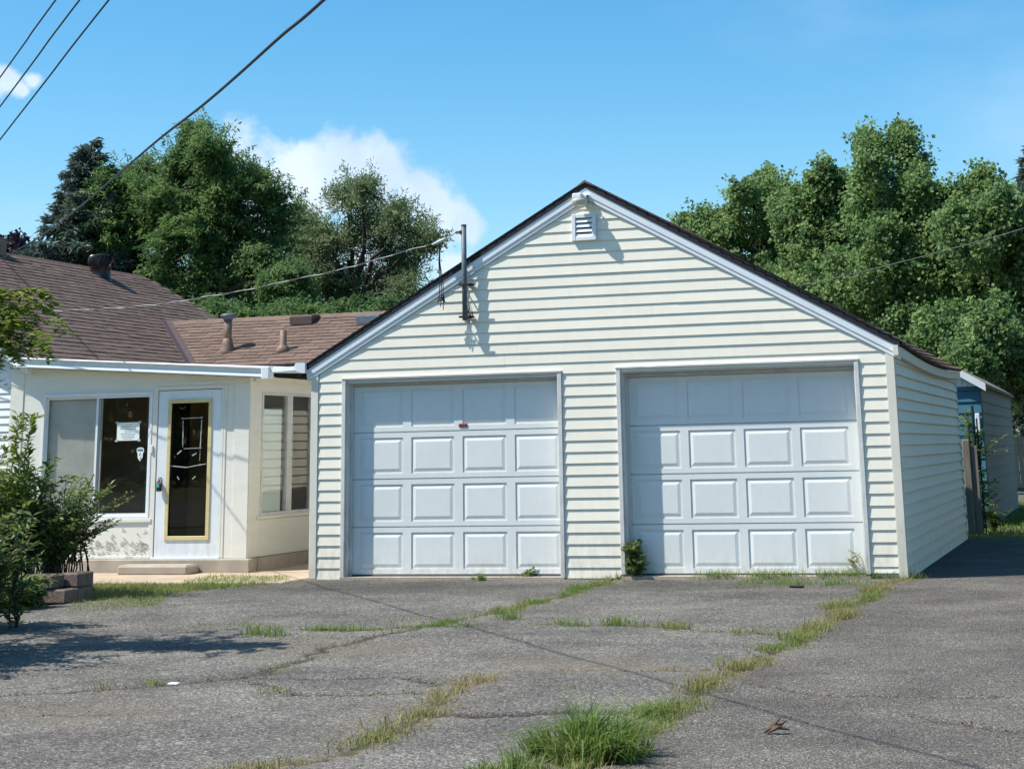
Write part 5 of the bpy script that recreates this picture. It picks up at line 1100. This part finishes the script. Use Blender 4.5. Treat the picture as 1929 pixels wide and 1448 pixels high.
def shrub(name, label, cat, base, stems, rg_seed, height, spread, leaf, lsz, m, dirbias=(0, 0), pairs=9, start=0.25, wspread=0.5, group=None, kind='shrub', stem_r=.009):
    rg = np.random.default_rng(rg_seed); T = thing(name, label, cat, base, group); b = MB(); C_, D_, N_, L_, Tn = [], [], [], [], []
    base = np.array(base)
    for i in range(stems):
        az = rg.uniform(0, 2 * math.pi); lean = rg.uniform(.1, 1) * spread; h = height * rg.uniform(.55, 1.05)
        p0 = base + np.array([*np.clip(rg.normal(0, wspread * .5, 2), -wspread * .7, wspread * .7), 0]); d = np.array([math.cos(az), math.sin(az)]) * lean + np.array(dirbias)
        P = [p0 + np.array([d[0] * t ** 1.6, d[1] * t ** 1.6, h * (t - .18 * t ** 3 * (lean / max(spread, .01)))]) + (rg.normal(0, .02, 3) if t > 0 else 0) for t in np.linspace(0, 1, 8)]
        b.tube(P, list(np.linspace(stem_r, stem_r * .3, 8)), 5, caps=False)
        subs = [(np.array(P), start)]
        for s in range(rg.integers(2, 6)):
            k = rg.integers(2, 7); q = P[k]; a2 = rg.uniform(0, 2 * math.pi); l2 = h * rg.uniform(.18, .38); e = q + np.array([math.cos(a2) * l2 * .8, math.sin(a2) * l2 * .8, l2 * rg.uniform(.1, .7)])
            Q = [q + (e - q) * t + np.array([0, 0, -.12 * l2 * t * t]) for t in np.linspace(0, 1, 5)]; b.tube(Q, list(np.linspace(stem_r * .5, .002, 5)), 4, caps=False); subs.append((np.array(Q), .1))
        for Q, st in subs:
            n = len(Q); L = np.linalg.norm(np.diff(Q, axis=0), axis=1).sum(); m_ = max(6, int(L / (lsz * .55)))
            q = np.linspace(st, .999, m_) * (n - 1); k = q.astype(int); fr = (q - k)[:, None]; c = Q[k] * (1 - fr) + Q[np.minimum(k + 1, n - 1)] * fr; t = unit(Q[np.minimum(k + 1, n - 1)] - Q[k])
            for sg in (-1, 1):
                s = unit(np.cross(t, [0, 0, 1.0]) + 1e-3) * sg
                if leaf == 'pinnate':
                    for j in range(3):
                        C_.append(c + s * lsz * .5 * j + rg.normal(0, .006, c.shape)); D_.append(unit(s * .8 + t * .5 * (1 if j % 2 else -.3) + rg.normal(0, .25, c.shape))); N_.append(unit(rg.normal(0, .35, c.shape) + [0, 0, 1])); L_.append(rg.uniform(.7, 1.1, len(c)) * lsz); Tn.append(np.clip(rg.normal(.5, .22, len(c)), 0, 1))
                else:
                    C_.append(c); D_.append(unit(s * .9 + t * .6 + rg.normal(0, .3, c.shape) + [0, 0, -.1])); N_.append(unit(rg.normal(0, .45, c.shape) + [0, 0, 1])); L_.append(rg.uniform(.6, 1.2, len(c)) * lsz); Tn.append(np.clip(rg.normal(.45, .25, len(c)), 0, 1))
    b.build('stems', 'bark', T); C_ = np.concatenate(C_); L_ = np.concatenate(L_)
    v, f = leaves(C_, np.concatenate(D_), np.concatenate(N_), L_, L_ * .42, .08); raw_mesh('foliage', v, f, 4, m, T, dict(tint=np.repeat(np.concatenate(Tn), 4)))
    return T
pb = gnd(140, 1131)
shrub('shrub', 'bushy green shrub growing out of the block planter', 'shrub', (pb[0] - 1.15, pb[1] + .65, GZ + .2), 100, 41, 1.25, 0.5, 'simple', .085, 'leaf_shrub', (-.05, -.05), wspread=.8, start=.2)
shrub('shrub', 'fine leaved arching shrub leaning over the planter corner towards the porch', 'shrub', (pb[0] - .62, pb[1] + .5, GZ + .2), 52, 143, 1.02, 0.45, 'simple', .070, 'leaf_shrub', (.42, .0), wspread=.35, start=.15)
shrub('shrub', 'leggy shoots standing above the planter shrub with broad pointed leaves', 'shrub', (pb[0] - 1.0, pb[1] + .1, GZ + .2), 9, 44, 1.75, 0.35, 'simple', .11, 'leaf_sapling', (.1, 0), wspread=.4, start=.45)
shrub('ferny_plant', 'low ferny foliage growing on the asphalt edge below the planter', 'plant', (pb[0] - .42, pb[1] - 1.35, GZ), 110, 45, .34, .30, 'pinnate', .07, 'leaf_shrub', (.0, -.05), wspread=.75, start=.02)
shrub('shrub', 'tall shaded shrub at the street side of the planter', 'shrub', (0.45, -8.5, GZ), 130, 47, 1.6, .5, 'simple', .10, 'leaf_shrub', (0, 0), wspread=.55, start=.02)
shrub('shrub', 'shaded spreading shrub beside the asphalt past the planter', 'shrub', (-0.75, -6.2, GZ), 110, 49, 1.1, .45, 'simple', .10, 'leaf_shrub', (0, 0), wspread=.8, start=.02)
def sapling():
    # young tree whose leafy branches reach in over the roof; most of it stands left of the frame
    Y = -7.7; tr = atY(-170, 700, Y); T = thing('sapling', 'slender young tree with bright pinnate leaves reaching in front of the roof', 'tree', (tr[0], Y, GZ)); rg = np.random.default_rng(51); b = MB()
    b.tube([(tr[0] - .1, Y, GZ - .05), (tr[0] - .05, Y, 1.0), (tr[0], Y, tr[2]), (tr[0] + .06, Y, tr[2] + .9)], [.05, .04, .03, .008], 7); C_, D_, N_, L_, Tn = [], [], [], [], []
    tips = [(72, 545), (95, 600), (45, 580), (15, 555), (60, 570), (85, 625), (30, 610), (62, 650), (20, 640), (-10, 665), (5, 610), (40, 545)] + [(rg.uniform(-340, -25), rg.uniform(430, 900)) for _ in range(46)]
    for (u, v) in tips:
        yy = Y + (rg.uniform(-.2, .2) if u > -20 else rg.normal(0, .45)); e = atY(u, v, yy); a = np.array([tr[0], Y, np.clip(e[2] - rg.uniform(.2, .7), .5, tr[2] + .7)])
        Q = np.array([a + (e - a) * s_ + np.array([0, 0, .10 * math.sin(math.pi * s_)]) for s_ in np.linspace(0, 1, 7)])
        b.tube(Q, list(np.linspace(.010, .003, 7)), 5, caps=False)
        for s_ in np.linspace(.35, 1, 9):
            q = s_ * 5.999; k = int(q); c = Q[k] + (Q[k + 1] - Q[k]) * (q - k); az = rg.uniform(-1.3, 1.3) if u > -20 else rg.uniform(0, 6.3); d = np.array([math.cos(az), math.sin(az), rg.uniform(-.5, .3)]); l = rg.uniform(.14, .26); sd = unit(np.cross(d, [0, 0, 1.0]))
            for j in range(9):
                p = c + d * l * j / 8 + [0, 0, -.10 * (j / 8) ** 2 * l / .2]
                for sg in (-1, 1):
                    C_.append(p); D_.append(sd * sg * .9 + d * .5 + rg.normal(0, .2, 3)); N_.append(np.array([0, 0, 1]) + rg.normal(0, .3, 3)); L_.append(rg.uniform(.075, .11) if u > -20 else rg.uniform(.05, .075)); Tn.append(np.clip(rg.normal(.75 if u > -20 else .45, .22), 0, 1))
    b.build('trunk', 'bark', T, smooth=True); L_ = np.array(L_)
    v, f = leaves(np.array(C_), np.array(D_), unit(np.array(N_)), L_, L_ * .42, .08); raw_mesh('crown', v, f, 4, 'leaf_sapling', T, dict(tint=np.repeat(np.array(Tn), 4)))
sapling()

# ------------------------------------------------------------------ grass and weeds
def grass(name, P, H, tint, kind='stuff', label=None, cat='grass', wid=.006, lean=.6, parent=None):
    n = len(P); ln = RNG.normal(0, lean, (n, 2)); v, f = blades(P, H, ln, RNG.uniform(.7, 1.4, n) * wid)
    o = raw_mesh(name, v, f, 4, 'grass_mix', parent, dict(tint=np.repeat(np.clip(tint, 0, 1), 6)))
    if kind: o['kind'] = kind
    if label: o['label'] = label; o['category'] = cat
    return o
def crack_grass():
    PS, HS, TS = [], [], []
    for c, q in zip(CRACKS, CRK):
        L = np.linalg.norm(np.diff(q, axis=0), axis=1).sum(); n = int(L * c[3] * 1.9)
        if n < 2: continue
        # patchy along the crack
        t = RNG.uniform(0, len(q) - 1.001, n * 3); ph = RNG.uniform(0, 6, 3); dens = .60 + .55 * np.sin(t * .13 + ph[0]) * np.sin(t * .043 + ph[1]) + .45 * np.sin(t * .41 + ph[2]) * np.sin(t * .17 + ph[1])
        t = t[RNG.uniform(0, 1, len(t)) < dens * .75][:n]; k = t.astype(int); p = q[k] + (q[k + 1] - q[k]) * (t - k)[:, None]
        p = p + RNG.normal(0, .5, p.shape) * (min(c[2], .14) * (.45 + .75 * np.abs(np.sin(t * .15 + ph[2]))))[:, None] ; m = len(p)
        PS.append(np.concatenate([p, np.full((m, 1), GZ - .012)], 1)); HS.append(c[5] * RNG.uniform(.25, 1.0, m) * (.7 + .8 * np.clip(np.sin(t * .21 + ph[0]) + .6 * np.sin(t * .63), 0, 1.4))); TS.append(np.clip(1 - c[4] + RNG.normal(0, .25, m) + .25 * np.sin(t * .05 + ph[1]), 0, 1))
    # weedy edge in front of the garage doors
    for (u0, v0, u1, v1, n, h, g) in ((1330, 1088, 1640, 1086, 2600, .11, .12), (1400, 1098, 1640, 1100, 1500, .08, .15), (1640, 1084, 1735, 1086, 420, .10, .25), (1165, 1086, 1215, 1086, 200, .09, .3), (660, 1092, 850, 1089, 230, .035, .6), (985, 1086, 1020, 1086, 70, .07, .4), (870, 1089, 1160, 1088, 110, .035, .5), (1215, 1085, 1330, 1085, 100, .05, .4), (590, 1096, 640, 1095, 60, .04, .4)):
        t = RNG.uniform(0, 1, n)[:, None]; a, b = gnd(u0, v0), gnd(u1, v1); p = a + (b - a) * t + RNG.normal(0, .07, (n, 3)) * [1, 1.2, 0] - np.stack([0 * t[:, 0], np.abs(RNG.normal(0, .14, n)) * (.3 + np.abs(np.sin(t[:, 0] * 9 + u0))), 0 * t[:, 0]], 1); p = p[RNG.uniform(0, 1, n) < .45 + .55 * np.sin(t[:, 0] * 23 + v1) * np.sin(t[:, 0] * 7)]; n = len(p); p[:, 1] = np.minimum(p[:, 1], -.02); p[:, 2] = GZ - .008
        PS.append(p); HS.append(h * RNG.uniform(.4, 1.6, n)); TS.append(np.clip(g + RNG.normal(0, .25, n), 0, 1))
    # isolated tufts along the cracks, by pixel
    for (u, v, r, n, h, g) in ((962, 1170, .12, 110, .13, .2), (1165, 1178, .16, 170, .12, .2), (1060, 1178, .10, 60, .09, .3), (1270, 1184, .14, 90, .09, .3), (480, 1195, .13, 90, .13, .15), (515, 1198, .12, 90, .12, .2), (590, 1200, .25, 60, .04, .4), (290, 1290, .07, 40, .08, .3), (195, 1296, .08, 30, .07, .4), (970, 1208, .12, 50, .05, .2), (830, 1176, .15, 90, .06, .2), (425, 1175, .35, 90, .03, .3), (1080, 1300, .06, 24, .06, .3), (1360, 1258, .05, 20, .16, .6), (760, 1168, .2, 60, .05, .25), (510, 1305, .12, 40, .05, .45), (1390, 1195, .06, 26, .07, .5), (1215, 1352, .12, 160, .11, .2), (1240, 1348, .1, 80, .1, .4)):
        c = gnd(u, v); p = c + RNG.normal(0, r * .5, (n, 3)) * [1, 1, 0]; p[:, 2] = GZ - .01; PS.append(p); HS.append(h * RNG.uniform(.45, 1.3, n)); TS.append(np.clip(g + RNG.normal(0, .2, n), 0, 1))
    o = grass('crack_grass', np.concatenate(PS), np.concatenate(HS), np.concatenate(TS), wid=.0055); o['label'] = 'sparse green and dry grass growing in the asphalt cracks'; o['category'] = 'grass'
crack_grass()
def tuft(name, label, u, v, r, n, h, g, lean=.8, wid=.009):
    c = gnd(u, v); m = max(6, n // 60); ca = RNG.uniform(0, 2 * math.pi, m); cr_ = r * RNG.uniform(0, 1, m) ** .6; ch = RNG.uniform(.45, 1.15, m) * (1 - .45 * cr_ / r); ct = RNG.normal(0, .12, m); cl = RNG.normal(0, .35, (m, 2))
    k = RNG.integers(0, m, n); P = np.stack([c[0] + cr_[k] * np.cos(ca[k]), c[1] + cr_[k] * np.sin(ca[k]) * .8, np.full(n, GZ - .01)], 1) + RNG.normal(0, r * .09, (n, 3)) * [1, 1, 0]
    ln = np.stack([np.cos(ca[k]), np.sin(ca[k])], 1) * (cr_[k] / r)[:, None] * lean + cl[k] + RNG.normal(0, .38, (n, 2)); H = h * ch[k] * RNG.uniform(.4, 1.2, n)
    v_, f = blades(P, H, ln, RNG.uniform(.6, 1.5, n) * wid); o = raw_mesh(name, v_, f, 4, 'grass_mix', None, dict(tint=np.repeat(np.clip(g + ct[k] + RNG.normal(0, .14, n), 0, 1), 6))); tag(o, label, 'grass'); return o
tuft('grass_tuft', 'big bushy tuft of green grass at the seam between the two asphalts', 1100, 1430, .28, 2300, .33, .16, wid=.008)
tuft('grass_tuft', 'smaller straggly grass spilling beside the big tuft', 985, 1462, .30, 700, .16, .22, wid=.006)
tuft('grass_tuft', 'fresh little grass tuft against the left garage door', 908, 1092, .13, 130, .15, .05, wid=.008)
def lawn_patches():
    def region(poly, n, h, g, zoff=-.02):
        poly = np.array([gnd(*p)[:2] for p in poly]); lo, hi = poly.min(0), poly.max(0); P = RNG.uniform(lo, hi, (n * 6, 2)); ins = np.zeros(len(P), bool); j = len(poly) - 1
        for i in range(len(poly)):
            a, b = poly[i], poly[j]; c = ((a[1] > P[:, 1]) != (b[1] > P[:, 1])) & (P[:, 0] < (b[0] - a[0]) * (P[:, 1] - a[1]) / (b[1] - a[1] + 1e-12) + a[0]); ins ^= c; j = i
        P = P[ins][:n]; m = len(P); pt = np.sin(P[:, 0] * 5) * np.sin(P[:, 1] * 4.3 + 1)
        return np.concatenate([P, np.full((m, 1), GZ + zoff)], 1), h * RNG.uniform(.4, 1.3, m), np.clip(g + .15 * pt + RNG.normal(0, .2, m), 0, 1)
    A = [region([(130, 1155), (300, 1140), (315, 1118), (400, 1104), (300, 1098), (150, 1096)], 5200, .06, .38), region([(340, 1106), (420, 1108), (545, 1096), (540, 1087), (400, 1086), (350, 1095)], 3000, .075, .12),
         region([(150, 1100), (345, 1102), (345, 1092), (150, 1090)], 500, .04, .6)]
    o = grass('lawn', *[np.concatenate(q) for q in zip(*A)]); o['label'] = 'scruffy grass strip between the concrete path and the asphalt'; o['category'] = 'grass'
    m = 16000; P = np.stack([RNG.uniform(6.2, 12.5, m), RNG.uniform(8.0, 24.4, m), np.full(m, GZ - .03)], 1); P = P[~((P[:, 0] < 7.2) & (P[:, 1] > 11.9) & (P[:, 1] < 21.1))]
    o = grass('lawn', P, .10 * RNG.uniform(.4, 1.4, len(P)), np.clip(RNG.normal(.25, .2, len(P)), 0, 1), wid=.014); o['label'] = 'shaded back lawn beside the teal shed'; o['category'] = 'grass'
lawn_patches()
def weed(name, label, u, v, h, n, seed, lsz=.07, m='leaf_shrub', sp=.12, Y=None):
    c = gnd(u, v) if Y is None else atY(u, v, Y); c[2] = GZ
    return shrub(name, label, 'weed', tuple(c), n, seed, h, sp, 'simple', lsz, m, wspread=.06, start=.1, stem_r=.004)
weed('weed', 'dark leafy weed growing at the foot of the middle siding strip', 1196, 1090, .42, 12, 61, .075, sp=.12)
weed('weed', 'spindly pale weed stalk in front of the right garage door', 1612, 1088, .34, 2, 62, .04, 'grass_mix', .05)
weed('weed', 'tall leafy weeds at the corner of the teal shed', 1852, 1003, .95, 12, 63, .08, sp=.25)
weed('weed', 'low tangled weeds at the foot of the shed side wall', 1872, 1000, .5, 12, 64, .07, sp=.35)
weed('weed', 'small broad weed sprouting by the left door post', 1000, 1089, .09, 5, 65, .05, sp=.06)
def vine():
    c = atY(1815, 790, 9.3); shrub('garden_bush', 'upright leafy bush rising behind the wooden post', 'bush', (7.08, 9.6, GZ), 9, 66, 2.0, .12, 'simple', .09, 'leaf_shrub', wspread=.1, start=.6)
vine()
# small litter
def litter():
    c = gnd(1463, 1382); b = MB(); rg = random.Random(12)
    for k in range(4):
        a = rg.uniform(-.4, 1.0); L = rg.uniform(.03, .07); o = rg.uniform(-.03, .03)
        b.tube([(c[0] - L * math.cos(a) + o, c[1] - L * math.sin(a), GZ + .006), (c[0] + o, c[1] + rg.uniform(-.02, .02), GZ + .035), (c[0] + L * math.cos(a) + o, c[1] + L * math.sin(a) * 1.3, GZ + .02 + .02 * k)], [.005, .012, .003], 6)
    tag(b.build('dry_twig', 'dry_leaf'), 'curled dry bark twig lying on the newer asphalt', 'twig')
    c = gnd(328, 1290); b = MB(); b.bbox(c[0] - .035, c[0] + .035, c[1] - .025, c[1] + .02, GZ + .004, GZ + .016, .004); tag(b.build('paper_scrap', 'paper'), 'tiny white paper scrap on the crack in the old asphalt', 'litter')
    c = gnd(1502, 1106); b = MB(); b.bbox(c[0] - .08, c[0] + .07, c[1] - .04, c[1] + .04, GZ + .002, GZ + .022, .008); tag(b.build('bark_shard', 'rust'), 'flat dark brown shard lying by the right garage door', 'litter')
litter()
def grit():
    P, R_ = [], []
    for c, q in zip(CRACKS, CRK):
        m = int(len(q) * .8); k = RNG.integers(0, len(q), m); P.append(q[k] + RNG.normal(0, .12, (m, 2))); R_.append(RNG.uniform(.003, .007, m))
    m = 1200; P.append(np.stack([RNG.uniform(-1, 9.4, m), RNG.uniform(-12.5, -.2, m)], 1)); R_.append(RNG.uniform(.002, .006, m))
    P = np.concatenate(P); R_ = np.concatenate(R_); ok = P[:, 0] > left_edge(P[:, 1]) + .1; P, R_ = P[ok], R_[ok]; n = len(P)
    a = RNG.uniform(0, 6.28, n); base = np.array([(-1, -.8, -.3), (1, -.7, -.3), (.8, .9, -.3), (-.9, .8, -.3), (-.5, -.5, .8), (.6, -.4, .9), (.5, .5, .7), (-.4, .5, .85)]) * RNG.uniform(.75, 1.25, (n, 8, 3)) * R_[:, None, None]
    ca, sa = np.cos(a)[:, None], np.sin(a)[:, None]; x = base[..., 0] * ca - base[..., 1] * sa; y = base[..., 0] * sa + base[..., 1] * ca
    v = np.stack([x + P[:, :1], y + P[:, 1:], base[..., 2] + GZ + .004], -1).reshape(-1, 3); f = np.array([(0, 3, 2, 1), (4, 5, 6, 7), (0, 1, 5, 4), (1, 2, 6, 5), (2, 3, 7, 6), (3, 0, 4, 7)])
    o = raw_mesh('grit', v, (np.arange(n)[:, None, None] * 8 + f[None]).ravel(), 4, 'block', None); o['kind'] = 'stuff'; o['label'] = 'loose grit scattered over the old asphalt'; o['category'] = 'grit'
grit()
